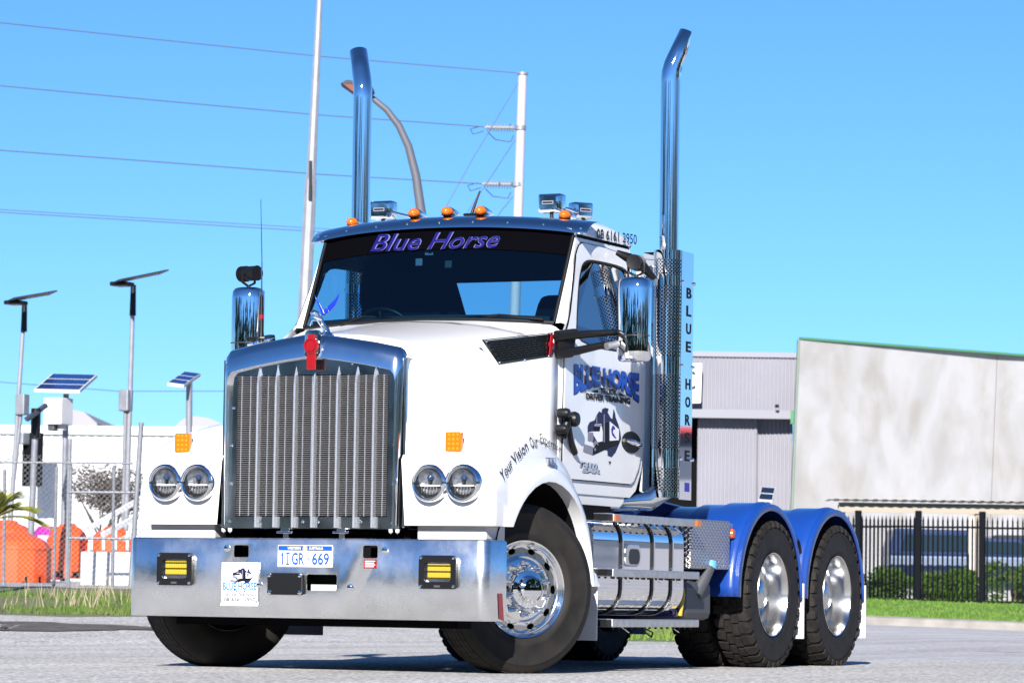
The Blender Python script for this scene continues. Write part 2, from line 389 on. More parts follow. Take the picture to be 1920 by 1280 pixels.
def light_pole(label, u0, v0, u1, v1, d, r0, r1, corners, second=None, box=True):
    b, t = pole_line(u0, v0, u1, v1, d); root = empty('solar_street_light', b); inv = -b
    mv = lambda ps: [Vector(p)+inv for p in ps]
    MB().tube(mv([b, t]), [r0, r1], 10).build('pole', 'steel_pole', root, 60)
    MB().tube(mv([t-Vector((0, 0, .45)), t+Vector((0, 0, .05))]), [.055, .045], 8).build('bracket', 'black', root, 60)
    c = mv([atd(*p) for p in corners]); solar(root, c, .022, 'panel_black', 'solar_dark', 2)
    if box:
        m = (c[0]*.6+c[1]*.1+c[2]*.1+c[3]*.2); MB().box(m-Vector((.16, .16, .10)), m+Vector((.14, .14, -.03))).build('lamp_head', 'black', root, bevel=.02)
    if second:
        b2, t2 = pole_line(*second, d); MB().tube(mv([b2, t2]), .032, 8).build('pole', 'galv', root, 60)
        MB().box(t2+inv-Vector((.09, .09, .25)), t2+inv+Vector((.09, .09, .1))).build('clamp', 'galv', root, bevel=.02)
    tag(root, label, 'solar light', 'solar street lights in the yard'); return root
light_pole('solar street light at the far left with flat dark panel on a leaning pole', 25, 895, 46, 572, 62, .042, .034,
           [(10, 565, 61.6), (92, 551, 61.6), (103, 545, 60.6), (24, 558, 60.6)], (28, 880, 42, 750))
light_pole('tall solar street light with dark panel, standing between the fence and the truck', 236, 1000, 250, 540, 60, .045, .036,
           [(207, 531, 59.6), (300, 512, 59.6), (310, 505, 58.8), (222, 524, 58.8)], (230, 1000, 236, 742))
# blue panel on post with white cabinet
b, t = pole_line(118, 1060, 124, 738, 58); r = empty('solar_panel_post', b); mv = lambda ps: [Vector(p)-b for p in ps]
MB().tube(mv([b, t]), .045, 10).build('post', 'galv', r, 60)
solar(r, mv([atd(64, 729, 57.6), atd(150, 731, 57.6), atd(181, 699, 58.7), atd(98, 700, 58.7)]), .05, 'white_metal', 'solar', 3)
MB().box((-.2, -.17, -.21), (.14, .17, .21), T_(atd(107, 771, 57.8)-b)).build('cabinet', 'white_metal', r, bevel=.015)
MB().box((-.08, -.06, -.06), (.08, .06, .06), T_(atd(100, 800, 57.8)-b)).build('camera_dome', 'grey_plastic', r, bevel=.02)
MB().box((-.05, -.06, -.05), (.05, .06, .05), T_(atd(116, 801, 57.8)-b)).build('camera_dome', 'white_metal', r, bevel=.02)
tag(r, 'blue solar panel and white cabinet on a grey post behind the wire fence', 'solar panel')
b, t = pole_line(354, 900, 355, 712, 58); r = empty('solar_panel_post', b)
MB().tube([t-t, t-b] if False else [Vector((0, 0, 0)), t-b], .05, 10).build('post', 'galv', r, 60)
solar(r, [p-b for p in (atd(314, 717, 57.6), atd(345, 721, 57.6), atd(376, 696, 58.4), atd(346, 696, 58.4))], .05, 'white_metal', 'solar', 3)
tag(r, 'small blue solar panel on a post just above the truck fender', 'solar panel')
b, t = pole_line(58, 1000, 67, 790, 56); r = empty('tilted_panel_post', b)
MB().tube([Vector((0, 0, 0)), t-b], .05, 10).build('post', 'galv', r, 60)
MB().tube([t-b-Vector((0, 0, .25)), t-b+Vector((0, 0, .2))], .075, 8).build('bracket', 'black', r, 60)
slab(MB(), [p-b for p in (atd(45, 783, 55.8), atd(50, 785, 55.5), atd(88, 757, 56.3), atd(84, 755, 56.5))], .05).build('panel_frame', 'grey_plastic', r)
tag(r, 'steeply tilted dark panel on a short post beside the white cabinet', 'solar panel')
def plain_post(name, label, u0, v0, u1, v1, d, r_, m='galv', cat='post', group=None):
    b, t = pole_line(u0, v0, u1, v1, d); o = MB().tube([b-b, t-b], r_, 10).build(name, m, smooth=60); o.location = b; tag(o, label, cat, group); return o
plain_post('clamp_post', 'grey post with clamp beside the orange bins', 126, 1060, 131, 822, 57, .034)
# tall tapered pole
b, t = pole_line(570, 600, 602, -60, 75); j = b.lerp(t, (atd(586, 335, 75).z-b.z)/(t.z-b.z)); r = empty('tall_pole', b)
MB().tube([b-b, j-b], [.165, .125], 8).build('lower_section', 'steel_pole', r, 30)
MB().tube([j-b-Vector((0, 0, .15)), t-b], [.105, .058], 8).build('upper_section', 'steel_pole', r, 30)
MB().box((-.02, -.03, -.55), (.02, .03, .25), T_(j-b-F2*.12+Vector((0, 0, .1)))).build('cover_plate', 'steel_dark', r)
tag(r, 'tall tapered galvanised pole rising out of the picture behind the truck', 'pole')
# street lamp
pts = [(792, 520), (790, 400), (780, 330), (766, 275), (748, 236), (725, 206), (702, 187), (690, 180)]
P = [atd(u, v, 60) for u, v in pts]; b = P[0].copy(); b.z = ground_z(*ds(b)[::-1]); r = empty('street_lamp', b)
MB().tube([Vector((0, 0, 0))]+[p-b for p in P], [.11, .085, .078, .07, .064, .058, .052, .048, .045], 10).build('curved_arm', mat('arm_grey', (.10, .10, .115), .5), r, 60)
c = [(637, 157), (650, 149), (695, 158), (703, 172), (690, 180), (664, 176)]
MB().prism([atd(u, v, 59.8)-b for u, v in c], F2*.3).build('lamp_head', 'steel_dark', r, bevel=.03)
MB().prism([atd(u, v, 59.79)-b for u, v in ((644, 158), (690, 161), (686, 175), (664, 174))], F2*.02).build('lens', mat('lamp_lens', (.20, .06, .045), .3), r)
tag(r, 'street lamp with a long curved arm behind the exhaust stack', 'street lamp')
# power pole
b, t = pole_line(966, 570, 980, 138, 90); r = empty('power_pole', b); px = 90/FPX
MB().tube([b-b, t-b], [.15, .108], 14).build('pole', mat('pale_pole', (.42, .41, .45), .5), r, 60)
MB().lathe([(0, .02), (.13, .02), (.14, -.03), (.0, -.03)], 14, T_(t-b)).build('cap', 'galv', r, 40)
for (u, v) in ((967, 240), (962, 346)):
    e = atd(u, v, 90)-b; q = atd(u-58, v+(-1 if v < 300 else -1), 90)-b; ax = (q-e); L = ax.length; ax.normalize()
    mt = Matrix.Translation(e) @ ax.to_track_quat('Z', 'Y').to_matrix().to_4x4(); prof = [(.03, .02)]
    for k in range(10): h = .05+k*(L-.07)/10; prof += [(.04, h), (.105, h+.012), (.105, h+.025), (.04, h+.04)]
    prof += [(.03, L)]
    MB().lathe(prof, 14, mt).build('insulator', mat('insulator_grey', (.24, .25, .27), .4), r, 40)
    MB().lathe([(.125, -.05), (.14, -.05), (.14, .05), (.125, .05)], 14, T_(atd(u+9 if v < 300 else u+8, v, 90)-b)).build('band', 'galv', r, 40)
    MB().tube([atd(u-66, v-3, 90)-b, atd(u-85, v+2, 90)-b, atd(u-80, v+12, 90)-b, atd(u-60, v+6, 90)-b], .012, 5).build('jumper_wire', 'steel_dark', r)
    MB().tube([atd(u-52, v+8, 90)-b, atd(u-38, v+22, 90)-b, atd(u-10, v+26, 90)-b, atd(u-4, v+14, 90)-b], .012, 5).build('jumper_wire', 'steel_dark', r)
tag(r, 'pale power pole with two ribbed insulators behind the cab', 'power pole')
def wire(label, pts, d0, d1, rad=.014, sag=0.):
    n = len(pts); P = [atd(u, v, d0+(d1-d0)*i/(n-1)) for i, (u, v) in enumerate(pts)]
    o = MB().tube(P, rad, 5).build('power_line', mat('wire', (.10, .13, .20), .6), smooth=60); tag(o, label, 'power line', 'overhead wires'); return o
wire('topmost overhead wire running to the top of the power pole', [(-400, 8), (0, 43), (300, 75), (600, 106), (968, 137)], 78, 90)
wire('second overhead wire from the top, running to the upper insulator', [(-400, 125), (0, 161), (300, 189), (600, 216), (908, 238)], 78, 90)
wire('third overhead wire from the top, running to the lower insulator', [(-400, 252), (0, 282), (300, 304), (600, 327), (905, 345)], 78, 90)
wire('upper of the two close-set low wires crossing behind the mirror', [(-400, 376), (0, 393), (300, 411), (575, 427), (972, 450)], 80, 90, .010)
wire('lower of the two close-set low wires crossing behind the mirror', [(-400, 380), (0, 398), (300, 416), (575, 433), (972, 460)], 80, 90, .012)
wire('faint distant wire low over the yard', [(-400, 700), (0, 716), (220, 733), (430, 733), (700, 728)], 130, 150, .015)
wire('slack stay wire running down from the pole top', [(971, 157), (930, 225), (885, 300), (838, 385), (403, 1110)], 90, 84, .010)
wire('second stay wire running down from the upper insulator', [(966, 262), (935, 310), (900, 362), (406, 1110)], 90, 84, .010)
wire('third stay wire running down from the lower insulator', [(962, 368), (938, 398), (900, 457), (500, 1108)], 90, 85, .010)
# ------------------------------------------------------------------ chain-link fence
r = empty('chain_link_fence', W(-5.0, 50, ground_z(-5, 50)))
o0 = r.location.copy(); s0, s1, H = -10.5, -2.6, 1.78
fz = lambda s: ground_z(s, 50)-o0.z
def fpt(s, h, off=0): return W(s, 50+off, 0)-Vector((o0.x, o0.y, 0))+Vector((0, 0, fz(s)+h))
mb = MB(); pitch = .075; n = int((s1-s0+H)/pitch)
for sg in (1, -1):
    for k in range(n):
        c = s0-H+k*pitch if sg == 1 else s0+k*pitch
        a, bb = (c, 0.03), (c+sg*H, H)
        if sg == -1: a, bb = (c, .03), (c-H, H)
        pts = []
        for q in range(9):
            t = q/8; s = a[0]+(bb[0]-a[0])*t; h = a[1]+(bb[1]-a[1])*t
            if s0 <= s <= s1: pts.append(fpt(s, h, .004*sg))
        if len(pts) > 1: mb.tube([pts[0], pts[-1]],   .0026, 3, cap=False)
tag(mb.build('wire_mesh', mat('fence_wire', (.24, .25, .26), .5, .3), r, fix=False), None, kind='stuff')
for (u0, v0, u1, v1) in ((245, 1100, 265, 792),):
    b2, t2 = pole_line(u0, v0, u1, v1, 49.9); MB().tube([b2-o0, t2-o0], .034, 10).build('post', 'galv', r, 60)
for (u0, v0, u1, v1) in ((7, 1080, 9, 880), (101, 1080, 106, 875), (129, 1080, 133, 870), (211, 1080, 214, 872)):
    b2, t2 = pole_line(u0, v0, u1, v1, 50.1); MB().tube([b2-o0, t2-o0], .024, 8).build('post', 'galv', r, 60)
for (a, bb) in (((128, 922, 50.08), (285, 923, 50.08)), ((128, 1008, 50.08), (285, 1010, 50.08)), ((-40, 866, 50.05), (250, 868, 50.05))):
    MB().tube([atd(*a)-o0, atd(*bb)-o0], .014 if a[0] < 0 else .02, 8).build('rail', 'galv', r, 60)
tag(r, 'galvanised chain-link fence with posts and gate frame along the yard', 'fence')
# ------------------------------------------------------------------ orange bins, white block, rails
M['orange'] = mat('orange_plastic', (.70, .082, .006), .42, noise=(3, .15))
def bin_(label, uc, vb, vt, w, d, rot=0.0):
    a = atd(uc, vb, d); top = atd(uc, vt, d); h = top.z-a.z; wr = w*d/FPX/2
    r = empty('plastic_bin', a); r.rotation_euler.z = rot
    prof = [(wr*.97, 0), (wr, .05*h), (wr, .66*h), (wr*.97, .72*h), (wr*.86, .82*h), (wr*.66, .90*h), (wr*.42, .95*h), (wr*.40, .965*h), (wr*.36, h), (0, h)]
    MB().lathe([(q, z) for q, z in prof], 12, Matrix.Rotation(pi/12, 4, 'Z')).build('body', 'orange', r, bevel=.03)
    MB().lathe([(wr*.99, .66*h), (wr*1.03, .67*h), (wr*1.03, .70*h), (wr*.98, .71*h)], 12, Matrix.Rotation(pi/12, 4, 'Z')).build('rim', 'orange', r, 40)
    for k in range(8):
        an = 2*pi*(k+.5)/8; q = wr*.99
        MB().box((-.02, -.09, .02), (.02, .09, .11), Matrix.Rotation(an, 4, 'Z') @ T_((q*.93, 0, 0))).build('fork_slot', 'black_matte', r)
    MB().lathe([(0, h*1.01), (.05, h*1.01), (.06, h*.985), (.06, h*.96)], 12, T_((-.05, 0, 0))).build('lid', 'orange', r, 40)
    tag(r, label, 'bin', 'orange plastic bins in the yard'); return r
bin_('large orange plastic bin nearest the wire fence at the left edge', 32, 1094, 998, 125, 54, .3)
bin_('orange plastic bin half hidden behind the large one at the left edge', 8, 1086, 975, 120, 59, .1)
bin_('orange domed plastic bin beside the fence gate frame', 125, 1084, 980, 78, 58, .5)
bin_('orange plastic bin behind the white block', 212, 1084, 986, 90, 58, .2)
o = MB().lathe([(.30, 0), (.30, .5), (.24, .72), (.12, .86), (0, .88)], 7).build('magenta_drum', mat('magenta_plastic', (.36, .01, .26), .4), smooth=20); o.location = atd(84, 1086, 60)
tag(o, 'magenta plastic drum peeking between two orange bins', 'drum')
a = atd(210, 1116, 52.5); r = empty('white_block', a)
MB().box((-.35, -.42, 0), (.35, .42, .62), Matrix.Rotation(YAW, 4, 'Z')).build('block', 'white_metal', r, bevel=.02)
MB().box((-.35, -.42, -.06), (.35, .42, 0.02), Matrix.Rotation(YAW, 4, 'Z') @ Matrix.Scale(.9, 4)).build('base', 'black_matte', r)
for k in range(4): MB().box((-.02, -.02, .6), (.02, .02, .92), Matrix.Rotation(YAW, 4, 'Z') @ T_((.25, -.28+.17*k, 0))).build('upright', 'white_metal', r)
tag(r, 'white block with four short uprights on top, beside the bumper', 'block')
for lab, A, B in (('upper white sloping rail beside the headlights', (166, 990, 53), (300, 914, 54)), ('lower white sloping rail beside the headlights', (192, 1002, 53), (300, 946, 54)), ('short white sloping rail just above the bumper', (232, 1010, 52.6), (300, 975, 53))):
    p, q = atd(*A), atd(*B); o = MB().tube([p-p, q-p], .045, 4).build('sloping_rail', 'white_metal'); o.location = p; tag(o, lab, 'rail', 'white sloping rails')
# ------------------------------------------------------------------ plants on the left
def leafy(mb, c, R, n, size, rnd, flat=1.0, hollow=.35):
    for _ in range(n):
        v = Vector((rnd.gauss(0, 1), rnd.gauss(0, 1), rnd.gauss(0, 1))).normalized(); q = rnd.uniform(hollow, 1)**.5
        p = Vector(c)+Vector((v.x*R[0], v.y*R[1], v.z*R[2]))*q
        a = Vector((rnd.uniform(-1, 1), rnd.uniform(-1, 1), rnd.uniform(-.6, 1))).normalized()*size*rnd.uniform(.6, 1.3); b_ = a.orthogonal().normalized()*size*.45
        mb.add([p-a, p+b_, p+a, p-b_], [(0, 1, 2, 3)])
rnd = random.Random(3)
a = atd(-14, 1075, 47.5); r = empty('palm', a)
m1 = MB(); m2 = MB()
for k in range(46):
    an = rnd.uniform(0, 2*pi); el = rnd.uniform(.3, 1.35); L = rnd.uniform(.5, .85); dirv = Vector((cos(an)*cos(el), sin(an)*cos(el), sin(el)))
    pth = [Vector((0, 0, .70))+dirv*L*t-Vector((0, 0, .5*L*t*t)) for t in (0, .25, .5, .75, 1)]
    m2.tube(pth, [.012, .01, .008, .006, .003], 4)
    for q in range(22):
        t = .15+.85*q/22; p = Vector((0, 0, .70))+dirv*L*t-Vector((0, 0, .5*L*t*t)); sd = dirv.cross(Vector((0, 0, 1))).normalized()
        for sg in (1, -1):
            tip = p+sd*sg*.13*(1.1-t*.6)+dirv*.13-Vector((0, 0, .04)); w_ = Vector((0, 0, .005))+dirv*.004
            m1.add([p-w_, p+w_, tip], [(0, 1, 2)])
m2.tube([Vector((0, 0, -.1)), Vector((0, 0, .72))], [.07, .05], 8)
m2.build('trunk', mat('palm_stem', (.20, .17, .05), .8), r); tag(m1.build('frond', mat('palm_frond', (.24, .24, .02), .6, noise=(5, .4), col2=(.07, .11, .02)), r, fix=False), None, kind='stuff')
tag(r, 'yellow-green palm with spiky fronds at the left edge', 'palm')
a = atd(205, 960, 80); r = empty('dry_bush', a); m1 = MB()
for k in range(9): leafy(m1, ((rnd.uniform(-.9, .9)), rnd.uniform(-.9, .9), rnd.uniform(.3, .75)), (.5, .5, .42), 420, .05, rnd)
tag(m1.build('twigs', mat('dry_twigs', (.085, .062, .05), .9, noise=(4, .4), col2=(.15, .115, .095)), r, fix=False), None, kind='stuff')
m2 = MB()
for k in range(14): m2.tube([Vector((rnd.uniform(-.3, .3), rnd.uniform(-.3, .3), -.9)), Vector((rnd.uniform(-1, 1), rnd.uniform(-1, 1), .9))], [.03, .008], 5)
m2.build('stems', mat('dry_stem', (.05, .038, .03), .9), r)
tag(r, 'brown leafless bush against the white shed behind the fence', 'bush')
# ------------------------------------------------------------------ white shed
M['shed_white'] = mat('shed_white', (.60, .60, .61), .6, noise=(1.5, .06))
def corrugated(name, m, parent, a, b, z0, z1, pitch, depth, nrm):
    """trapezoid-ribbed sheet from a to b (level points), z0 to z1"""
    a, b = Vector(a), Vector(b); L = (b-a).length; e = (b-a)/L; n = int(L/pitch); row = []
    for k in range(n):
        for t, h in ((0, 0), (.22, 0), (.34, 1), (.66, 1), (.78, 0)): row.append(a+e*((k+t)*L/n)+Vector(nrm)*depth*h)
    row.append(b)
    f = lambda z: [Vector((p.x, p.y, z(p) if callable(z) else z)) for p in row]
    return MB().grid([f(z0), f(z1)]).build(name, m, parent, fix=False)
b = W(-9, 90, .6); r = empty('white_shed', b); tr = lambda p: Vector(p)-b
L_, R_ = tr(W(-22, 92, .6)), tr(W(-2, 90, .6)); zt = atd(200, 803, 90).z-b.z
corrugated('wall', 'shed_white', r, L_, R_, -.2, zt, .22, .02, -F2)
MB().box((-.10, 0, -.12), (.10, (R_-L_).length, .10), T_(L_+Vector((0, 0, zt))) @ Matrix.Rotation(atan2((R_-L_).y, (R_-L_).x)-pi/2, 4, 'Z')).build('gutter', mat('gutter_green', (.50, .56, .52), .5), r)
MB().poly([L_+Vector((0, 0, zt+.1)), R_+Vector((0, 0, zt+.1)), R_+F2*14+Vector((0, 0, zt+.55)), L_+F2*14+Vector((0, 0, zt+.55))]).build('roof', mat('roof_blue_grey', (.16, .22, .34), .5), r, solid=.05)
dl = tr(atd(44, 817, 89.6)); dr = tr(atd(79, 912, 89.6))
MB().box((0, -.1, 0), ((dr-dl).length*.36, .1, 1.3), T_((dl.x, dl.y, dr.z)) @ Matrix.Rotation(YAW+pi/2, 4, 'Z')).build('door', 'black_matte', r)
MB().box((-.16, -.12, -.14), (.16, .12, .14), T_(tr(atd(42, 822, 89.4)))).build('wall_lamp', 'galv', r, bevel=.03)
tag(r, 'long white ribbed shed with a dark doorway behind the yard', 'shed')
for lab, u0, u1, vt, vb, dd in (('low grey roof beyond the white shed, above the brown bush', 118, 182, 768, 796, 120), ('low pale curved roof beyond the white shed, next to the grille', 325, 430, 779, 803, 120)):
    pts = [atd(u0, vb, dd), atd(u0+(u1-u0)*.12, vt+10, dd), atd(u0+(u1-u0)*.3, vt, dd), atd(u0+(u1-u0)*.62, vt+4, dd), atd(u1, vb-3, dd), atd(u1, vb+30, dd), atd(u0, vb+30, dd)]
    p0 = pts[0].copy(); rr = empty('far_roof', p0); MB().prism([p-p0 for p in pts], F2*12).build('roof', mat('far_roof_grey', (.30, .29, .31), .7), rr)
    q0 = pts[-1]-p0; q1 = pts[-2]-p0; MB().prism([q0, q1, Vector((q1.x, q1.y, .4-p0.z)), Vector((q0.x, q0.y, .4-p0.z))], F2*11).build('wall', 'shed_white', rr)
    tag(rr, lab, 'building')
# ------------------------------------------------------------------ right: corrugated warehouse and concrete building
M['sheet_grey'] = mat('grey_wall_sheet', (.215, .21, .245), .5, noise=(.8, .08))
M['trim_green'] = mat('green_trim', (.07, .22, .11), .5)
b = W(6, 95, .45); r = empty('ribbed_warehouse', b); tr = lambda p: Vector(p)-b
L_, R_ = tr(W(-4, 95, .45)), tr(W((1497-960)/FPX*95, 95, .45)); ev = (R_-L_).normalized()
ztl = atd(1380, 666, 95).z-.45; zh = atd(1380, 783, 95).z-.45; zs = atd(1380, 768, 95).z-.45
corrugated('upper_wall', 'sheet_grey', r, L_, R_, zh-.02, ztl, .10, .03, -F2)
lx = tr(W((1312-960)/FPX*95, 95.3, .45)); mx_ = tr(W((1424-960)/FPX*95, 95.3, .45)); rx = tr(W((1492-960)/FPX*95, 95.5, .45))
corrugated('sliding_door', 'sheet_grey', r, lx, mx_, -.1, zh+.05, .10, .03, -F2)
corrugated('sliding_door', 'sheet_grey', r, mx_+F2*.25, rx, -.1, zh+.05, .10, .03, -F2)
MB().prism([L_-F2*.22+Vector((0, 0, zs-.22)), R_-F2*.22+Vector((0, 0, zs-.22)), R_-F2*.22+Vector((0, 0, zs)), L_-F2*.22+Vector((0, 0, zs))], F2*.18).build('door_header', mat('header_grey', (.20, .20, .23), .5), r)
MB().prism([L_-F2*.08+Vector((0, 0, ztl-.03)), R_-F2*.08+Vector((0, 0, ztl-.03)), R_-F2*.08+Vector((0, 0, ztl+.10)), L_-F2*.08+Vector((0, 0, ztl+.10))], F2*.3).build('roof_capping', mat('capping', (.21, .21, .25), .5), r)
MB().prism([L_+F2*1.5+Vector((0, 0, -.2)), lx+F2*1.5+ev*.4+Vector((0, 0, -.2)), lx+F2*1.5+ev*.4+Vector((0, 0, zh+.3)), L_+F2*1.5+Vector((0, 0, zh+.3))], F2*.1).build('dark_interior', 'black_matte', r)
g0 = tr(atd(1493, 783, 94.8)); MB().box((-.10, -.12, -.16), (.10, .12, .19), T_(g0)).build('header_end', 'trim_green', r)
MB().prism([R_+ev*(-.02)+Vector((0, 0, -.2)), R_+ev*.10+Vector((0, 0, -.2)), R_+ev*.14+Vector((0, 0, ztl+.3)), R_+ev*.02+Vector((0, 0, ztl+.3))], -F2*.16).build('downpipe', 'trim_green', r)
sg = [tr(atd(u, v, 94.7)) for u, v in ((1255, 757), (1314, 755), (1316, 681), (1257, 681))]
MB().prism(sg, F2*.06).build('sign_board', 'print_white', r)
so = r.children[-1]
fn = lambda x0, y0, x1, y1: quad_fn(*[tr(atd(u, v, 94.68)) for u, v in ((x0, y1), (x1, y1), (x1, y0), (x0, y0))])
lettering('sign_letter', 'C', fn(1284, 695, 1304, 730), 'print_navy', so, bold=.01); lettering('sign_letter', 'E', fn(1299, 735, 1303, 743), 'print_navy', so)
MB().box((-.04, -.04, -.04), (.04, .04, .04), T_(tr(atd(1457, 761, 94.7)))).build('wall_lamp', 'black', r)
tag(r, 'grey ribbed-metal warehouse with sliding doors and a white sign behind the exhaust', 'warehouse')
def stained():
    m, n, l, bb = _new('stained_concrete'); bb.inputs['Roughness'].default_value = .85
    tc = n.new('ShaderNodeTexCoord'); mp = n.new('ShaderNodeMapping'); mp.inputs['Scale'].default_value = (.8, .8, .55); l.new(tc.outputs['Object'], mp.inputs[0])
    t1 = n.new('ShaderNodeTexNoise'); t1.inputs['Scale'].default_value = .75; t1.inputs['Detail'].default_value = 7; t1.inputs['Distortion'].default_value = .6; l.new(mp.outputs[0], t1.inputs[0])
    t2 = n.new('ShaderNodeTexNoise'); t2.inputs['Scale'].default_value = 1.6; t2.inputs['Detail'].default_value = 5; l.new(mp.outputs[0], t2.inputs[0])
    r1 = n.new('ShaderNodeValToRGB'); e = r1.color_ramp.elements; e[0].position = .36; e[0].color = (.335, .325, .31, 1); e[1].position = .56; e[1].color = (.42, .415, .42, 1)
    l.new(t1.outputs[0], r1.inputs[0])
    r2 = n.new('ShaderNodeValToRGB'); e = r2.color_ramp.elements; e[0].position = .33; e[0].color = (.86, .82, .76, 1); e[1].position = .55; e[1].color = (1, 1, 1, 1); l.new(t2.outputs[0], r2.inputs[0])
    mx = n.new('ShaderNodeMix'); mx.data_type = 'RGBA'; mx.blend_type = 'MULTIPLY'; mx.inputs[0].default_value = .7; l.new(r1.outputs[0], mx.inputs[6]); l.new(r2.outputs[0], mx.inputs[7])
    l.new(mx.outputs[2], bb.inputs['Base Color']); return m
M['concrete'] = stained()
A = atd(1500, 636, 94); B = atd(1870, 664, 98.6); Cc = atd(2240, 692, 103.2); b = Vector((A.x, A.y, .45)); r = empty('concrete_building', b); tr = lambda p: Vector(p)-b
lean = atd(1490, 950, 94)-atd(1503, 636, 94); lean = lean/lean.z
for p, q in ((A, B), (B, Cc)):
    e = (q-p).normalized()*.008; zb = -.3; p2, q2 = tr(p)+e, tr(q)-e
    MB().prism([p2, q2, q2+lean*(zb-q2.z), p2+lean*(zb-p2.z)], F2*.25).build('wall_panel', 'concrete', r)
pb, qb = tr(A), tr(Cc)
MB().prism([pb-F2*.04, qb-F2*.04, qb-F2*.04+Vector((0, 0, .06)), pb-F2*.04+Vector((0, 0, .06))], F2*.4).build('roof_flashing', 'trim_green', r)
MB().prism([pb-R2*.05, pb-R2*.002, pb-R2*.002+lean*(-.3-pb.z), pb-R2*.05+lean*(-.3-pb.z)], F2*.3).build('edge_strip', mat('edge_strip', (.15, .20, .16), .6), r)
tag(r, 'stained pale concrete panel building with green roof edge', 'building')
# small solar panel sign above the drive fenders
b2, t2 = pole_line(1440, 960, 1440, 935, 60); r = empty('small_solar_panel', b2)
MB().tube([b2-b2, t2-b2], .03, 8).build('post', 'steel_dark', r)
solar(r, [p-b2 for p in (atd(1422, 936, 59.6), atd(1448, 938, 59.6), atd(1455, 913, 60.1), atd(1428, 912, 60.1))], .03, 'white_metal', 'solar_dark', 2)
tag(r, 'small white-framed solar panel above the blue rear fenders', 'solar panel')
# carport
M['beige'] = mat('beige_steel', (.30, .26, .21), .6)
p0 = W((1557-960)/FPX*76, 76, .43); r = empty('carport', p0); tr = lambda p: Vector(p)-p0
a_, b_ = tr(atd(1573, 941, 76)), tr(atd(2150, 949, 76))
MB().prism([a_, b_, b_+Vector((0, 0, -.2)), a_+Vector((0, 0, -.2))], F2*.08).build('beam', 'beige', r)
c_ = tr(atd(1556, 934, 75.7)); d_ = tr(atd(2160, 943, 75.7))
corr = MB(); e = (d_-c_); L = e.length; e.normalize(); row = []
for k in range(int(L/.2)):
    for t, h in ((0, 0), (.4, 0), (.5, .014), (.9, .014)): row.append(c_+e*(k+t)*.2+Vector((0, 0, h)))
corr.grid([row, [p+F2*1.2+Vector((0, 0, -.01)) for p in row]]).build('roof_sheet', mat('carport_roof', (.36, .34, .33), .6), r, solid=.01)
for u, dd in ((1578, 76.1), (1823, 79), (1835, 76.1)):
    t = tr(atd(u, 946, dd)); MB().box((-.06, -.06, -t.z), (.06, .06, 0), T_(t)).build('post', 'beige', r)
t = tr(atd(1824, 968, 75.4)); MB().box((-.05, -.05, -1.1), (.05, .05, 0), T_(t)).build('post', mat('cream_post', (.62, .55, .48), .6), r)
tag(r, 'low beige carport roof on posts in front of the concrete building', 'carport')
# parked vehicles
M['veh_glass'] = mat('vehicle_glass', (.015, .03, .045), .06, coat=.4)
def vehicle(name, label, s, d, prof, bodym, topm, top, wheels, wins, L):
    p0 = W(s, d, .46); r = empty(name, p0); T = Matrix(((R2.x, F2.x, 0, 0), (R2.y, F2.y, 0, 0), (0, 0, 1, 0), (0, 0, 0, 1)))
    Tp = lambda pts, y: [T @ Vector((x, y, z)) for x, z in pts]
    MB().prism(Tp(prof, 0), F2*1.8).build('body', bodym, r, bevel=.05)
    MB().prism(Tp(top, .08), F2*1.64).build('canopy' if 'ute' in label else 'cabin', topm, r, bevel=.06)
    for w in wins: MB().prism(Tp(w, .06), F2*.02).build('window', 'veh_glass', r)
    for x in wheels:
        wt = MB().lathe([(.2, -.02), (.30, -.02), (.36, .03), (.36, .2), (.3, .24)], 24, T_(T @ Vector((x, 0, .36))) @ F2.to_track_quat('Z', 'Y').to_matrix().to_4x4()).build('wheel', 'rubber', r, 40)
        MB().lathe([(0, 0), (.06, -.01), (.17, .03), (.21, -.01)], 20, T_(T @ Vector((x, 0, .36))) @ F2.to_track_quat('Z', 'Y').to_matrix().to_4x4()).build('rim', 'alu_dull', wt, 40)
    MB().box((L-.12, .1, .62), (L+.02, .4, .80), T).build('headlight', 'print_white', r, bevel=.03)
    tag(r, label, 'car'); return r
M['silver'] = mat('silver_blue_shaded', (.15, .19, .27), .35, .3, coat=.4)  # silver-blue darkened in the colour itself, standing for shade under the carport
vehicle('parked_ute', 'parked silver-blue ute with dark canopy behind the black fence', 8.2, 79.5,
        [(0, .38), (.55, .38), (.7, .75), (1.2, .75), (1.35, .38), (3.3, .38), (3.45, .75), (3.95, .75), (4.1, .38), (4.9, .4), (4.95, .85), (4.8, 1.02), (3.6, 1.1), (0, 1.1)], 'silver', mat('ute_top', (.012, .03, .09), .3, coat=.4),
        [(0, 1.08), (.12, 1.68), (1.9, 1.66), (2.0, 1.5), (2.85, 1.5), (3.6, 1.08)], (.95, 3.7), [[(.25, 1.2), (.35, 1.55), (1.7, 1.55), (1.75, 1.2)], [(2.02, 1.16), (2.1, 1.42), (2.8, 1.42), (3.3, 1.16)]], 4.9)
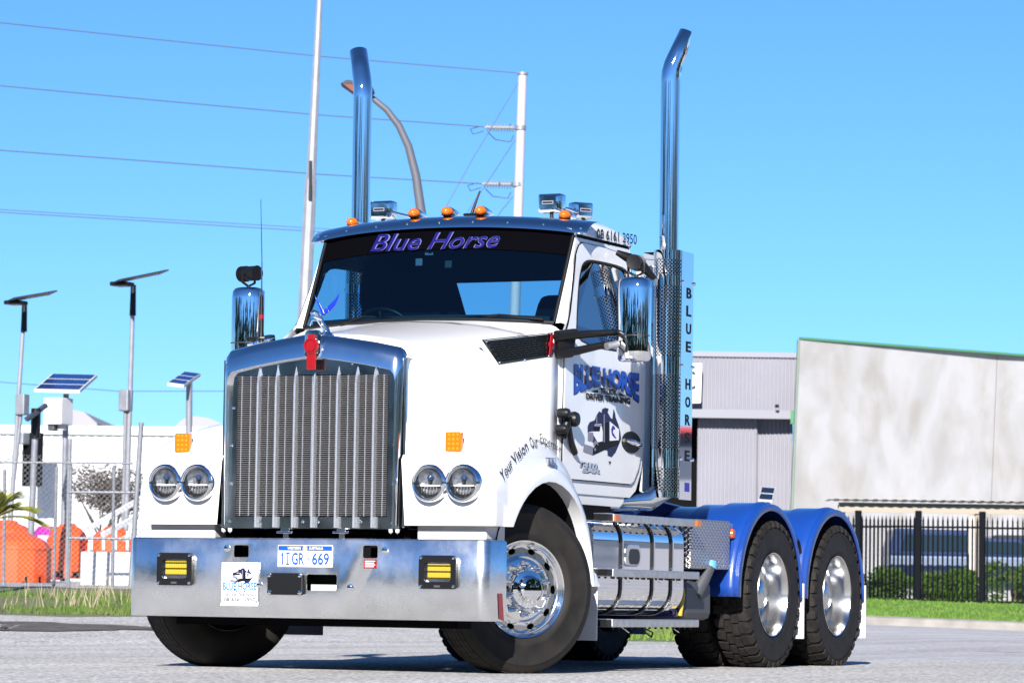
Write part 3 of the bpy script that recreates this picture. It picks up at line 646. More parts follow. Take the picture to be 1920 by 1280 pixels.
vehicle('parked_wagon', 'parked black wagon at the right edge behind the black fence', 10.6, 82,
        [(0, .38), (.55, .38), (.7, .75), (1.2, .75), (1.35, .38), (3.3, .38), (3.45, .75), (3.95, .75), (4.1, .38), (4.7, .4), (4.7, .95), (3.6, 1.08), (0, 1.08)], mat('wagon_black', (.02, .02, .024), .3, coat=.5), mat('wagon_top', (.02, .02, .024), .3, coat=.5),
        [(0, 1.06), (.2, 1.62), (2.6, 1.62), (3.5, 1.06)], (.95, 3.7), [[(.3, 1.14), (.42, 1.52), (1.3, 1.54), (1.3, 1.14)], [(1.4, 1.14), (1.4, 1.54), (2.45, 1.54), (3.1, 1.14)]], 4.7)
# hedge shrubs
for i, (u, d, w, h, lab) in enumerate(((1665, 75, 1.0, .80, 'leafy green shrub behind the black fence, nearest the rear wheel'), (1745, 75.3, .95, .72, 'leafy green shrub behind the fence, in front of the ute canopy'), (1800, 74.6, .8, .78, 'leafy green shrub behind the fence, beside the cream post'), (1900, 74.8, .9, .85, 'leafy green shrub behind the fence at the right edge'), (1775, 73.6, .5, .3, 'low bright green plant at the foot of the black fence'))):
    p = atd(u, 1138, d); r = empty('shrub', p); m1 = MB(); rr = random.Random(20+i)
    for k in range(7): leafy(m1, (rr.uniform(-.5, .5)*w, rr.uniform(-.5, .5)*w, rr.uniform(.25, .85)*h), (.36*w, .36*w, .3*h), 330, .055, rr)
    tag(m1.build('foliage', mat('shrub_leaf', (.055, .13, .018) if i < 4 else (.14, .28, .02), .6, noise=(5, .5), col2=(.11, .19, .035)), r, fix=False), None, kind='stuff')
    m2 = MB()
    for k in range(5): m2.tube([Vector((0, 0, -.05)), Vector((rr.uniform(-.4, .4)*w, rr.uniform(-.4, .4)*w, h*.8))], [.025, .008], 5)
    m2.build('stems', mat('shrub_stem', (.09, .06, .04), .8), r)
    tag(r, lab, 'shrub', 'shrubs behind the black fence')
# black picket fence
p0 = W(6.5, 72, .42); r = empty('picket_fence', p0); tr = lambda p: Vector(p)-p0
M['fence_black'] = mat('fence_black', (.004, .005, .008), .7, spec=.1)
pk = MB().box((-.015, -.015, 0), (.015, .015, 1.72)).add([(-.0125, -.0125, 1.72), (.0125, -.0125, 1.72), (.0125, .0125, 1.72), (-.0125, .0125, 1.72), (0, 0, 1.82)], [(0, 1, 4), (1, 2, 4), (2, 3, 4), (3, 0, 4)]).mesh('picket')
pk.materials.append(M['fence_black'])
posts = [(1490, 73.2), (1608, 72.6), (1721, 71.6), (1841, 71.0), (1965, 70.6), (2090, 70.4)]
def fb(u, d): p = atd(u, 1139, d); d_, s_ = ds(p); return W(s_, d_, .44-.012*(s_-6.5))
for (u0, d0), (u1, d1) in zip(posts, posts[1:]):
    a_, b_ = tr(fb(u0, d0)), tr(fb(u1, d1)); L = (b_-a_).length; n = int(L/.096)
    rot = atan2((b_-a_).y, (b_-a_).x)
    for z in (.14, 1.56): MB().box((0, -.02, z), (L, .02, z+.04), T_(a_) @ Matrix.Rotation(rot, 4, 'Z')).build('rail', 'fence_black', r)
    for k in range(1, n):
        o = bpy.data.objects.new('picket', pk); COL.objects.link(o); o.parent = r; o.location = a_.lerp(b_, k/n); o.rotation_euler.z = rot
for u, d in posts:
    p = tr(fb(u, d)); MB().box((-.055, -.055, -.1), (.055, .055, 1.9), T_(p)).build('post', 'fence_black', r, bevel=.01)
tag(r, 'black steel picket fence on the green verge at the right', 'fence')
# litter on the dirt
o = MB(); rr = random.Random(5)
for k in range(14): p = Vector((rr.gauss(0, .06), rr.gauss(0, .06), rr.uniform(.0, .03))); o.add([p, p+Vector((.07, .02, .02)), p+Vector((.04, .08, .03))], [(0, 1, 2)])
o = o.build('litter', 'print_white', fix=False); s_, d_ = -4.95, 36.4; o.location = W(s_, d_, ground_z(s_, d_)+.012); tag(o, 'scrap of white litter lying on the dark dirt patch', 'litter')
# wood behind the photographer, seen only mirrored in the chrome and glass
m1 = MB(); m2 = MB(); rr = random.Random(11)
for k in range(84):
    an = radians(-88+190*k/83)+rr.uniform(-.03, .03); R_ = rr.uniform(62, 76); p = Vector((R_*cos(YAW+an), R_*sin(YAW+an), 0)); h = rr.uniform(9, 16)
    m2.tube([p, p+Vector((rr.uniform(-.5, .5), rr.uniform(-.5, .5), h*.7))], [.22, .08], 6)
    for q in range(12): leafy(m1, p+Vector((rr.uniform(-2.2, 2.2), rr.uniform(-2.2, 2.2), h*rr.uniform(.1, .95))), (2.1, 2.1, 1.4), 110, .45, rr)
    for q in range(5): leafy(m1, p+Vector((rr.uniform(-2.5, 2.5), rr.uniform(-2.5, 2.5), rr.uniform(.2, 1.8))), (1.8, 1.8, .9), 120, .36, rr, 1.0, .1)
wood = m1.build('wood', mat('wood_leaf', (.035, .065, .018), .7, noise=(.6, .5), col2=(.075, .09, .035)), fix=False)
tag(wood, 'line of trees across the street mirrored in the side window', 'trees', kind='stuff')
m2.build('trunks', mat('wood_trunk', (.14, .10, .07), .9), wood)
tag(sheet('far_verge', 'lawn', -60, 60, -26, -7, .012, 12, 4), None, kind='structure')

# building across the yard on the truck's left, seen mirrored in the tank and the name panel
az = radians(155); pc = Vector((-2+46*cos(az), 1.2+46*sin(az), 0)); r = empty('red_fascia_building', pc); T = Matrix.Rotation(az, 4, 'Z')
MB().box((0, -26, 0), (12, 26, 3.7), T).build('wall', mat('slate_wall', (.05, .065, .10), .6, noise=(.4, .4), col2=(.16, .17, .20)), r)
MB().box((-.4, -26.3, 3.7), (12.2, 26.3, 3.80), T).build('fascia', mat('red_fascia', (.42, .03, .03), .5), r)
for k in range(6): MB().box((-.06, -23+8*k, .0), (0.02, -19.5+8*k, 2.8), T).build('roller_door', mat('roller_door', (.24, .24, .27), .5), r)
tag(r, 'dark building with red fascia, seen only mirrored in the fuel tank', 'building')
# ================================================================== THE TRUCK (x forward, y to its left, z up; front axle at x = 0)
TR = empty('prime_mover_truck')
tag(TR, 'white bonneted prime mover truck with chrome grille, twin exhaust stacks and blue drive fenders', 'truck')
def part(mb, name, m, parent=TR, **k): return mb.build(name, m, parent, **k)
def on_plane(u, v, p0, n): r_ = ray(u, v); p0 = Vector(p0); n = Vector(n); return CAM_P+r_*((p0-CAM_P).dot(n)/r_.dot(n))
def both(fn):
    for sg in (1, -1): fn(sg)
def mir(pts, sg): return [Vector((p[0], p[1]*sg, p[2])) for p in pts]
# ---- frame and running gear
for sg in (1, -1): part(MB().box((-5.55, sg*.42-.05, .66), (.62, sg*.42+.05, .95)), 'frame_rail', 'dark_blue', bevel=.01)
for x in (-2.6, -3.3, -4.6, -5.45): part(MB().box((x-.06, -.37, .70), (x+.06, .37, .9)), 'cross_member', 'dark_blue')
part(MB().box((-1.0, -.46, .48), (.55, .46, 1.75)), 'engine', 'black_matte', bevel=.05)
part(MB().box((-1.9, -.36, .45), (-1.0, .36, 1.1)), 'gearbox', 'black_matte', bevel=.08)
part(MB().tube([(0, -.9, .42), (0, -.5, .34), (0, .5, .34), (0, .9, .42)], .06, 10), 'front_axle', 'steel_dark', smooth=60)
for x in (-3.94, -5.26): part(MB().tube([(x, -.95, .515), (x, -.25, .515), (x, 0, .515), (x, .25, .515), (x, .95, .515)], [.08, .10, .24, .10, .08], 14), 'drive_axle', 'steel_dark', smooth=60)
part(MB().tube([(-1.9, 0, .6), (-3.7, 0, .55)], .07, 10), 'drive_shaft', 'steel_dark', smooth=60)
part(MB().box((.40, -1.0, .27), (.62, .95, .33)), 'under_bar', 'black_matte')
part(MB().prism([(-2.95, -.5, .97), (-4.35, -.5, .97), (-4.35, -.42, 1.12), (-3.5, -.38, 1.17), (-2.95, -.42, 1.0)], (0, .9, 0)), 'turntable', 'dark_blue', bevel=.02)
# hoses and gear behind the cab
rr = random.Random(2)
for k in range(7):
    y = -.35+.12*k; part(MB().tube([(-2.15, y, 1.35+rr.uniform(-.1, .1)), (-2.3, y+.05, 1.1), (-2.55, y+rr.uniform(-.1, .1), 1.02), (-2.8, y, 1.12)], .018, 6), 'air_hose', 'dark_blue' if k % 2 else 'red', smooth=60)
part(MB().lathe([(0, 0), (.12, .01), (.14, .06), (.14, .6), (.12, .65), (0, .66)], 20, T_((-2.75, .45, 1.06)) @ Matrix.Rotation(pi/2, 4, 'X') @ T_((0, 0, -.15))), 'air_tank', 'dark_blue', smooth=50)
part(MB().box((-2.30, -.95, 1.08), (-1.80, .95, 1.16)), 'rear_cab_cross_beam', 'steel_dark', bevel=.02)
# ---- wheels
def lathe_y(prof, n=48): return MB().lathe(prof, n, AXY)
def tyre_prof(w=.14):
    return [(.292, -w*.78), (.31, -w*.9), (.35, -w*.97), (.41, -w), (.46, -w*.98), (.492, -w*.92), (.510, -w*.82), (.518, -w*.7), (.520, -w*.35), (.521, 0), (.520, w*.35), (.518, w*.7), (.510, w*.82), (.492, w*.92), (.47, w*.965), (.466, w*1.0), (.455, w*1.0), (.45, w*.985), (.41, w), (.352, w*.97), (.348, w*.985), (.335, w*.96), (.31, w*.9), (.292, w*.78)]
def front_wheel():
    disc = MB(); n = 10; hy = lambda q: .082+.03*max(0, (.225-q)/.06) if q < .225 else .082-.0*(q-.225)
    for k in range(n):
        a0 = 2*pi*k/n; da = pi/n; outer = []; inner = []
        for j in range(24):
            t = 2*pi*j/24; c_, s_ = cos(t), sin(t); m_ = max(abs(c_), abs(s_)); uu, vv = c_/m_, s_/m_
            q = .2385+.0305*vv; a = a0+da*uu; outer.append(Vector((q*cos(a), .085, q*sin(a))))
            q = .2385+.0175*s_; a = a0+.026/.2385*c_*1.05; inner.append(Vector((q*cos(a), .085, q*sin(a))))
        disc.ring(outer, inner); disc.ring(inner, [p-Vector((0, .03, 0)) for p in inner])
    disc.lathe([(.269, .085), (.277, .09), (.284, .105), (.290, .122), (.298, .126), (.3005, .118), (.300, .105), (.285, .095), (.285, -.10), (.30, -.11)], 60, AXY)
    disc.lathe([(.208, .085), (.20, .088), (.19, .100), (.182, .104), (.10, .106)], 60, AXY)
    w = link('wheel', disc.mesh('wheel'), 'alu_wheel', TR, 35)
    part(lathe_y([(.20, .04), (.28, .04), (.28, -.06), (.0, -.06)], 32), 'brake_drum', 'black_matte', w)
    part(lathe_y(tyre_prof(), 72), 'tyre', 'sidewall', w, smooth=50)
    tb = MB()
    for y0, y1 in ((-.098, -.066), (-.056, -.024), (-.014, .018), (.028, .060), (.070, .098)):
        for k in range(60):
            a = 2*pi*k/60; b_ = a+2*pi/60*.9; y2 = 0
            pts = [(q*cos(t), y, q*sin(t)) for q in (.515, .5228) for (t, y) in ((a, y0+y2), (b_, y0+y2), (b_, y1+y2), (a, y1+y2))]
            tb.add(pts, [(4, 5, 6, 7), (0, 1, 5, 4), (1, 2, 6, 5), (2, 3, 7, 6), (3, 0, 4, 7)])
    tag(part(tb, 'tread', 'rubber', w), None, kind='stuff')
    part(lathe_y([(.125, .10), (.122, .155), (.115, .165), (.085, .172), (.08, .20), (.066, .212), (.0, .216)], 40), 'hub_cap', 'chrome', w, smooth=35)
    nc = MB().lathe([(.024, .10), (.024, .112), (.019, .118), (.0185, .150), (.011, .166), (.009, .176), (.0, .179)], 12, AXY).mesh('nut_cover'); nc.materials.append(M['chrome'])
    nc.polygons.foreach_set('use_smooth', [True]*len(nc.polygons)); nc.set_sharp_from_angle(angle=radians(45))
    for k in range(10):
        a = 2*pi*(k+.5)/10; o = bpy.data.objects.new('nut_cover', nc); COL.objects.link(o); o.parent = w; o.location = (.15*cos(a), 0, .15*sin(a))
    return w
fwL = front_wheel(); fwL.location = (0.02, 1.03, .515); STEER = radians(-30); fwL.rotation_euler.z = STEER
fwR = dup(fwL, TR); fwR.location = (0.02, -1.03, .515); fwR.rotation_euler.z = STEER+pi
def drive_wheel():
    w = link('wheel', lathe_y([(.2985, .105), (.3005, .118), (.297, .126), (.290, .122), (.283, .10), (.272, .06), (.268, -.01), (.26, -.05), (.235, -.075), (.19, -.082), (.14, -.08), (.135, -.04), (.12, .0), (.11, .03), (.09, .045), (.0, .05)], 60).mesh('wheel'), 'alu_drive', TR, 35)
    part(lathe_y(tyre_prof(.135), 72), 'tyre', 'sidewall', w, smooth=50)
    tb = MB(); n = 34
    def block(a, b_, y0, y1, y2, y3, r0, r1, ro0=None, ro1=None):
        ro0 = ro0 or r0; P_ = [(r0, a, y0), (r0, b_, y1), (r0, b_, y2), (r0, a, y3), (r1, a, y0), (r1, b_, y1), (ro1 or r1, b_, y2), (ro1 or r1, a, y3)]
        tb.add([(q*cos(t), y, q*sin(t)) for q, t, y in P_], [(4, 5, 6, 7), (0, 1, 5, 4), (1, 2, 6, 5), (2, 3, 7, 6), (3, 0, 4, 7)])
    for k in range(n):
        a = 2*pi*k/n; st = 2*pi/n
        for sg in (1, -1):
            o_ = .35*st if sg == 1 else .8*st
            block(a+o_, a+o_+st*.66, sg*.062, sg*.052, sg*.122, sg*.126, .505, .532, None, .522)
            # shoulder lug running down the side
            t0, t1 = a+o_+.05*st, a+o_+st*.6; P_ = [(.52, sg*.118), (.515, sg*.134), (.478, sg*.140), (.476, sg*.128)]
            tb.add([(q*cos(t), y, q*sin(t)) for t in (t0, t1) for q, y in P_], [(0, 1, 2, 3), (7, 6, 5, 4), (0, 4, 5, 1), (1, 5, 6, 2), (2, 6, 7, 3)])
            block(a+o_*.6, a+o_*.6+st*.72, sg*.004, sg*.012, sg*.046, sg*.054, .505, .532)
    tag(part(tb, 'tread', 'rubber', w), None, kind='stuff')
    return w
dw = drive_wheel(); first = True
for x in (-3.94, -5.26):
    for sg in (1, -1):
        o = dw if first else dup(dw, TR); first = False
        o.location = (x, sg*1.09, .515); o.rotation_euler = (0, .3*sg+x, 0 if sg > 0 else pi)
inn = MB().lathe(tyre_prof(.135), 56, AXY).mesh('inner_tyre'); inn.materials.append(M['rubber'])
for x in (-3.94, -5.26):
    for sg in (1, -1):
        o = bpy.data.objects.new('inner_tyre', inn); COL.objects.link(o); o.parent = TR; o.location = (x, sg*.76, .515)
        for ch in dw.children:
            if ch.name.startswith('tread'): c = ch.copy(); COL.objects.link(c); c.parent = o; c.matrix_parent_inverse.identity()
# ---- blue drive fenders and flaps
def drive_fender(cx, sg):
    ys = [(.52, .600), (.56, .612), (.72, .612), (.75, .628), (.92, .628), (.95, .642), (1.12, .642), (1.17, .650), (1.20, .640), (1.205, .632), (1.235, .632), (1.24, .610), (1.24, .585)]
    rows = []
    for k in range(33):
        a = radians(4+172*k/32); fl = 1.0
        rows.append([Vector((cx+q*cos(a)*1.0, sg*y, .52+q*sin(a)*1.0)) for y, q in ys])
    a0 = [Vector((p.x+.005, p.y, p.z-.07)) for p in rows[0]]; a1 = [Vector((p.x-.005, p.y, p.z-.07)) for p in rows[-1]]
    o = part(MB().grid([a0]+rows+[a1]), 'drive_fender', 'blue', smooth=40, solid=.012)
    xf = cx-.655
    part(MB().box((xf-.012, min(sg*.56, sg*1.24), .20), (xf+.012, max(sg*.56, sg*1.24), .60)), 'mud_flap', 'white_metal', bevel=.006)
    for y in (.62, .8, 1.0, 1.18): part(MB().lathe([(.0, .02), (.012, .02), (.014, .0)], 8, T_((xf-.012, sg*y, .56)) @ Matrix.Rotation(-pi/2, 4, 'Y')), 'bolt', 'chrome', o)
    part(MB().box((xf-.02, min(sg*.5, sg*1.2), .585), (xf+.02, max(sg*.5, sg*1.2), .64)), 'flap_hanger', 'dark_blue', o)
for cx in (-3.84, -5.16): both(lambda sg: drive_fender(cx, sg))
part(MB().tube([(-4.50, 1.12, .98), (-4.58, 1.16, .90), (-4.60, 1.18, .76), (-4.52, 1.18, .68)], .012, 6), 'air_hose', 'black', smooth=60)
part(MB().lathe([(.05, 0), (.055, .02), (.04, .05), (.0, .055)], 14, T_((-4.48, 1.14, .92)) @ AXX), 'hose_coupling', 'blue', smooth=40)
# ---- front bumper
def bumper():
    path = [(.55, 1.233)]
    for k in range(7): a = radians(90*k/6); path.append((.765+.065*sin(a), 1.168+.065*cos(a)))
    path += [(.83, y) for y in (.95, .6, .3, 0)]
    path = path+[(x, -y) for x, y in path[-2::-1]]
    prof = [(-.03, .330), (-.008, .318), (0, .330), (0, .790), (-.008, .800), (-.03, .803)]
    rows = []
    for i, (x, y) in enumerate(path):
        t = Vector((path[min(i+1, len(path)-1)][0]-path[max(i-1, 0)][0], path[min(i+1, len(path)-1)][1]-path[max(i-1, 0)][1])).normalized(); nx, ny = -t.y, t.x
        rows.append([Vector((x+nx*o_, y+ny*o_, z)) for o_, z in prof])
    return MB().grid(rows)
bm = bumper().build('bumper', 'alu', None)
md = bm.modifiers.new('s', 'SOLIDIFY'); md.thickness = .008; md.offset = -1
cut = MB()
def cut_rr(u0, v0, u1, v1, r_=.012):
    a, b_ = onX(u0, v0, .83), onX(u1, v1, .83); c = (a+b_)/2; w, h = abs(b_.y-a.y)/2, abs(b_.z-a.z)/2
    cut.prism([(.70, c.y+p[0], c.z+p[1]) for p in rrect(w, h, r_)], (.25, 0, 0)); return c, w, h
holes = [cut_rr(439, 1021, 466, 1044), cut_rr(681, 1022, 708, 1046), cut_rr(575, 1076, 631, 1107)]
co = cut.build('cutter'); bo = bm.modifiers.new('b', 'BOOLEAN'); bo.object = co; bo.operation = 'DIFFERENCE'; bo.solver = 'EXACT'
bpy.context.view_layer.update()
me = bpy.data.meshes.new_from_object(bm.evaluated_get(bpy.context.evaluated_depsgraph_get())); bpy.data.objects.remove(co); bpy.data.objects.remove(bm)
me.materials.clear(); BUMP = link('bumper', me, 'alu', TR, 40)
for c, w, h in holes: part(MB().box((.62, c.y-w*1.3, c.z-h*1.3), (.70, c.y+w*1.3, c.z+h*1.3)), 'tow_recess', 'black_matte', BUMP)
c, w, h = holes[2]; part(MB().box((.70, c.y-w*.85, c.z-h*1.1), (.80, c.y+w*.95, c.z-h*.25)), 'tow_tongue', 'white_metal', BUMP)
def fog(u, v):
    c = onX(u, v, .85); f = lambda p, x: Vector((x, c.y+p[0], c.z+p[1]))
    o, i = resample([f(p, .860) for p in rrect(.124, .100, .02)], 40), resample([f(p, .860) for p in rrect(.088, .058, .012)], 40)
    b_ = MB().ring(o, i).ring([Vector((.832, p.y, p.z)) for p in o], o).ring(i, [p-Vector((.027, 0, 0)) for p in i]); fr = part(b_, 'fog_lamp', 'black', smooth=40)
    part(MB().poly([f(p, .8335) for p in rrect(.088, .058, .012)]), 'reflector', 'chrome_soft', fr)
    part(MB().box((.8345, c.y-.074, c.z-.034), (.8425, c.y+.084, c.z+.052)), 'lens', 'yellow_lens', fr, bevel=.006)
    for k in range(9): part(MB().box((.8425, c.y-.066+.0165*k, c.z-.030), (.8455, c.y-.060+.0165*k, c.z+.048)), 'lens_rib', 'yellow_lens', fr)
    for z in (-.035, .005, .04): part(MB().box((.850, c.y-.090, c.z+z-.002), (.854, c.y+.090, c.z+z+.002)), 'guard_bar', 'black', fr)
    for sy in (-1, 1):
        for sz in (-1, 1): part(MB().lathe([(0, .010), (.008, .008), (.010, .0)], 10, T_((.860, c.y+sy*.108, c.z+sz*.084)) @ AXX), 'screw', 'chrome', fr)
    part(MB().box((.860, c.y-.02, c.z-.09), (.862, c.y+.02, c.z-.078)), 'badge', 'grey_plastic', fr)
fog(328, 1066); fog(821, 1072)
def flat(name, pts, fn, m, parent):
    b_ = MB(); b_.poly([fn(x, y) for x, y in pts]); me = b_.mesh(name, False); bm_ = bmesh.new(); bm_.from_mesh(me); bmesh.ops.triangulate(bm_, faces=bm_.faces); bm_.to_mesh(me); bm_.free()
    return link(name, me, m, parent)
# number plate
def plate_pt(u, v, x=.838): return onX(u, v, x)
a, b_ = plate_pt(521, 1021), plate_pt(623, 1063); y0, y1, z1, z0 = a.y, b_.y, a.z, b_.z
pl = part(MB().box((.832, y0, z0), (.837, y1, z1)), 'number_plate', 'print_white', bevel=.002)
zb = z1-(z1-z0)*.25
part(MB().box((.8372, y0+.004, zb), (.8382, y1-.004, z1-.004)), 'blue_band', 'plate_blue', pl)
def pfn(fy0, fz0, fy1, fz1, x=.8394): return quad_fn((x, y0+(y1-y0)*fy0, z0+(z1-z0)*fz0), (x, y0+(y1-y0)*fy1, z0+(z1-z0)*fz0), (x, y0+(y1-y0)*fy1, z0+(z1-z0)*fz1), (x, y0+(y1-y0)*fy0, z0+(z1-z0)*fz1))
lettering('registration', 'GR', pfn(.26, .10, .49, .66), 'plate_blue', pl, bold=.02)
flat('registration', [(.35, 0), (.75, 0), (.75, 1), (.45, 1), (0, .74), (0, .60), (.35, .80)], pfn(.06, .10, .125, .66), 'plate_blue', pl)
flat('registration', [(0, 0), (1, 0), (1, .1), (.64, .1), (.64, .9), (1, .9), (1, 1), (0, 1), (0, .9), (.36, .9), (.36, .1), (0, .1)], pfn(.15, .10, .225, .66), 'plate_blue', pl); lettering('registration', '669', pfn(.63, .10, .94, .66), 'plate_blue', pl, bold=.02)
part(MB().lathe([(0, .001), (.006, .001), (.006, 0)], 10, T_((.8385, y0+(y1-y0)*.56, z0+(z1-z0)*.38)) @ AXX), 'dot', 'plate_blue', pl)
lettering('state_name', 'WESTERN', pfn(.18, .80, .42, .92), 'print_white', pl, bold=.01); lettering('state_name', 'AUSTRALIA', pfn(.57, .80, .83, .92), 'print_white', pl, bold=.01)
part(MB().lathe([(0, .001), (.016, .001), (.016, 0)], 14, T_((.8385, y0+(y1-y0)*.5, z0+(z1-z0)*.84)) @ AXX), 'state_badge', mat('badge_gold', (.8, .45, .25), .4), pl)
# company plate
c0, c1 = plate_pt(416, 1053), plate_pt(483, 1135); Y0, Y1, Z1, Z0 = c0.y, c1.y, c0.z, c1.z
cp = part(MB().box((.832, Y0-.004, Z0), (.836, Y1+.006, Z1+.004)), 'company_plate', 'chrome_soft', bevel=.003)
part(MB().box((.8362, Y0, Z0+.03), (.8372, Y1, Z1)), 'white_face', 'print_white', cp)
part(MB().prism([(.836, Y0-.006, Z0-.002), (.836, Y1+.006, Z0-.002), (.850, Y1-.01, Z0+.028), (.850, Y0+.01, Z0+.028)], (.003, 0, 0)), 'bottom_clip', 'white', cp)
def cfn(u0, v0, u1, v1, x=.8385): return quad_fn(onX(u0, v1, x), onX(u1, v1, x), onX(u1, v0, x), onX(u0, v0, x))
MAPZ = [(330, 800), (330, 740), (350, 700), (400, 680), (420, 630), (445, 590), (470, 605), (475, 570), (505, 555), (540, 565), (530, 600), (560, 655), (577, 668), (590, 565), (605, 610), (610, 650), (640, 730), (658, 800), (665, 870), (640, 930), (610, 1000), (570, 1050), (530, 1035), (528, 985), (440, 960), (380, 900)]
ART = [('drawn_chassis', 'print_black', 1, [(380, 1032), (385, 960), (440, 900), (560, 880), (655, 880), (640, 925), (540, 960)]),
       ('drawn_trailer', 'print_white', 2, [(550, 690), (645, 772), (642, 878), (550, 886)]), ('drawn_sleeper', 'print_black', 2, [(476, 722), (540, 698), (540, 890), (476, 905)]),
       ('drawn_cab', 'print_white', 3, [(400, 722), (468, 716), (482, 800), (480, 890), (430, 900), (392, 835), (336, 800), (395, 790)]),
       ('drawn_window', 'print_black', 4, [(398, 742), (458, 742), (450, 792), (392, 792)]), ('drawn_roof', 'print_grey', 4, [(396, 728), (468, 720), (470, 738), (396, 742)]),
       ('drawn_grille', 'print_grey', 4, [(334, 802), (388, 802), (386, 890), (332, 886)]), ('drawn_fender', 'print_grey', 4, [(384, 905), (410, 880), (436, 900), (436, 935), (420, 915), (392, 940)]),
       ('drawn_bumper', 'print_grey', 5, [(296, 918), (384, 945), (380, 1026), (284, 992)]), ('drawn_stack', 'print_grey', 5, [(415, 640), (426, 640), (426, 722), (415, 722)]), ('drawn_stack', 'print_grey', 5, [(489, 620), (502, 620), (502, 900), (489, 900)]),
       ('drawn_hub', 'print_grey', 5, [(405+10*cos(2*pi*k/10), 972+16*sin(2*pi*k/10)) for k in range(10)]),
       ('drawn_horse', 'print_violet', 4, [(565, 770), (580, 730), (600, 745), (608, 775), (590, 770), (582, 800), (600, 830), (620, 865), (600, 858), (575, 830), (568, 800)])]
def truck_art(fn2, parent):
    """little truck drawing: fn2(layer) maps drawing units to the surface"""
    flat('drawn_map', MAPZ, fn2(0), 'print_navy', parent)
    for n_, m_, k_, pts in ART: flat(n_, pts, fn2(k_), m_, parent)
truck_art(lambda k: (lambda a, b_: onX(430+(a-280)/385*44, 1064+(b_-555)/495*29, .8378+.0003*k)), cp)
lettering('company_name', 'BLUE HORSE', cfn(418, 1091, 481, 1105), 'print_cyan', cp, bold=.03)
lettering('company_name', 'TRUCK', cfn(438, 1105, 462, 1111), 'print_black', cp, bold=.02); lettering('company_name', 'DRIVER TRAINING', cfn(419, 1111.5, 480, 1117.5), 'print_black', cp, bold=.02)
lettering('phone_number', '08 6161 2950', cfn(420, 1119, 479, 1128), 'print_black', cp, bold=.02)
# black cover box, bolts, red sticker
a, b_ = onX(503, 1073, .84), onX(570, 1115, .84)
cb = part(MB().box((.832, a.y, b_.z), (.858, b_.y, a.z)), 'cover_box', 'black', bevel=.012)
for y in (a.y+.02, b_.y-.02):
    for z in (a.z-.015, b_.z+.015): part(MB().lathe([(0, .012), (.012, .010), (.014, 0)], 10, T_((.857, y, z)) @ AXX), 'screw', 'chrome', cb)
for u, v in ((426, 1027), (722, 1031), (657, 1101), (486, 1096)): part(MB().lathe([(0, .014), (.014, .012), (.016, .004), (.022, .003), (.022, 0)], 12, T_(onX(u, v, .832)) @ AXX), 'bolt', 'chrome', BUMP, smooth=40)
a, b_ = onX(682, 1048, .834), onX(706, 1065, .834); st = part(MB().box((.8315, a.y, b_.z), (.833, b_.y, a.z)), 'warning_sticker', 'red', BUMP)
for k in range(4): z = a.z-.012-.011*k; part(MB().box((.8332, a.y+.008, z), (.8338, b_.y-.01-.008*(k % 2), z+.004)), 'sticker_line', 'print_white', BUMP)
a, b_ = onY(935, 1110, 1.236), onY(946, 1166, 1.236); part(MB().poly([onY(934, 1112, 1.2365), onY(942, 1112, 1.2365), onY(945, 1164, 1.2365), onY(936, 1160, 1.2365)]), 'red_reflector', 'red', BUMP)
# ---- grille
def loopY(pts): return pts+[(-y, z) for y, z in pts[-2::-1]]
def gl(pts, x, vee=.03): return [Vector((x+vee*(1-abs(y)/.63), y, z)) for y, z in loopY(pts)]
L1 = [(-.606, .862), (-.608, 1.2), (-.613, 1.6), (-.618, 1.86), (-.612, 1.925), (-.585, 1.962), (-.42, 1.995), (-.21, 2.027), (0, 2.055)]
L3 = [(-.576, .862), (-.578, 1.2), (-.581, 1.6), (-.581, 1.74), (-.572, 1.79), (-.545, 1.82), (-.40, 1.850), (-.20, 1.882), (0, 1.905)]
L2 = [((a[0]*.55+b_[0]*.45), (a[1]*.55+b_[1]*.45)) for a, b_ in zip(L1, L3)]
L5 = [(-.524, .862), (-.524, 1.2), (-.524, 1.6), (-.524, 1.74), (-.524, 1.79), (-.523, 1.795), (-.40, 1.797), (-.20, 1.798), (0, 1.799)]
sh = MB().grid([gl([(a*.96, b_-.02) for a, b_ in L1], .58, .0), gl(L1, .715), gl([(a*.995, b_-.012) for a, b_ in L1], .745), gl(L2, .775), gl([(a, b_+.004) for a, b_ in L3], .785), gl(L3, .775), gl(L3, .745)])
GS = part(sh, 'grille_surround', 'chrome_soft', smooth=50)
for sg in (1, -1): part(MB().box((.56, min(sg*.618, sg*.634), .87), (.735, max(sg*.618, sg*.634), 1.90)), 'grille_side_panel', 'chrome_soft', bevel=.004)
part(MB().grid([gl(L3, .748, .02), gl(L5, .748, .02)]), 'grille_frame', 'chrome_soft', smooth=30)
part(MB().box((.740, -.58, .862), (.752, .58, .935)), 'bottom_rail', 'chrome_soft')
mb = MB(); nrow = 74
for k in range(nrow):
    z = .938+(1.797-.938)*(k+.5)/nrow; h = .0023
    mb.add([(.752, -.522, z-h), (.752, .522, z-h), (.758, .522, z+h*.2), (.758, -.522, z+h*.2), (.744, .522, z+h), (.744, -.522, z+h)], [(0, 1, 2, 3), (3, 2, 4, 5)])
tag(part(mb, 'louvres', 'louvre', fix=False), None, kind='stuff')
mb = MB()
for k in range(17):
    y = -.522+1.044*(k+.5)/17; mb.box((.742, y-.0022, .938), (.7545, y+.0022, 1.797))
tag(part(mb, 'louvre_struts', 'bar'), None, kind='stuff')
part(MB().box((.60, -.55, .90), (.70, .55, 1.85)), 'radiator', 'black_matte')
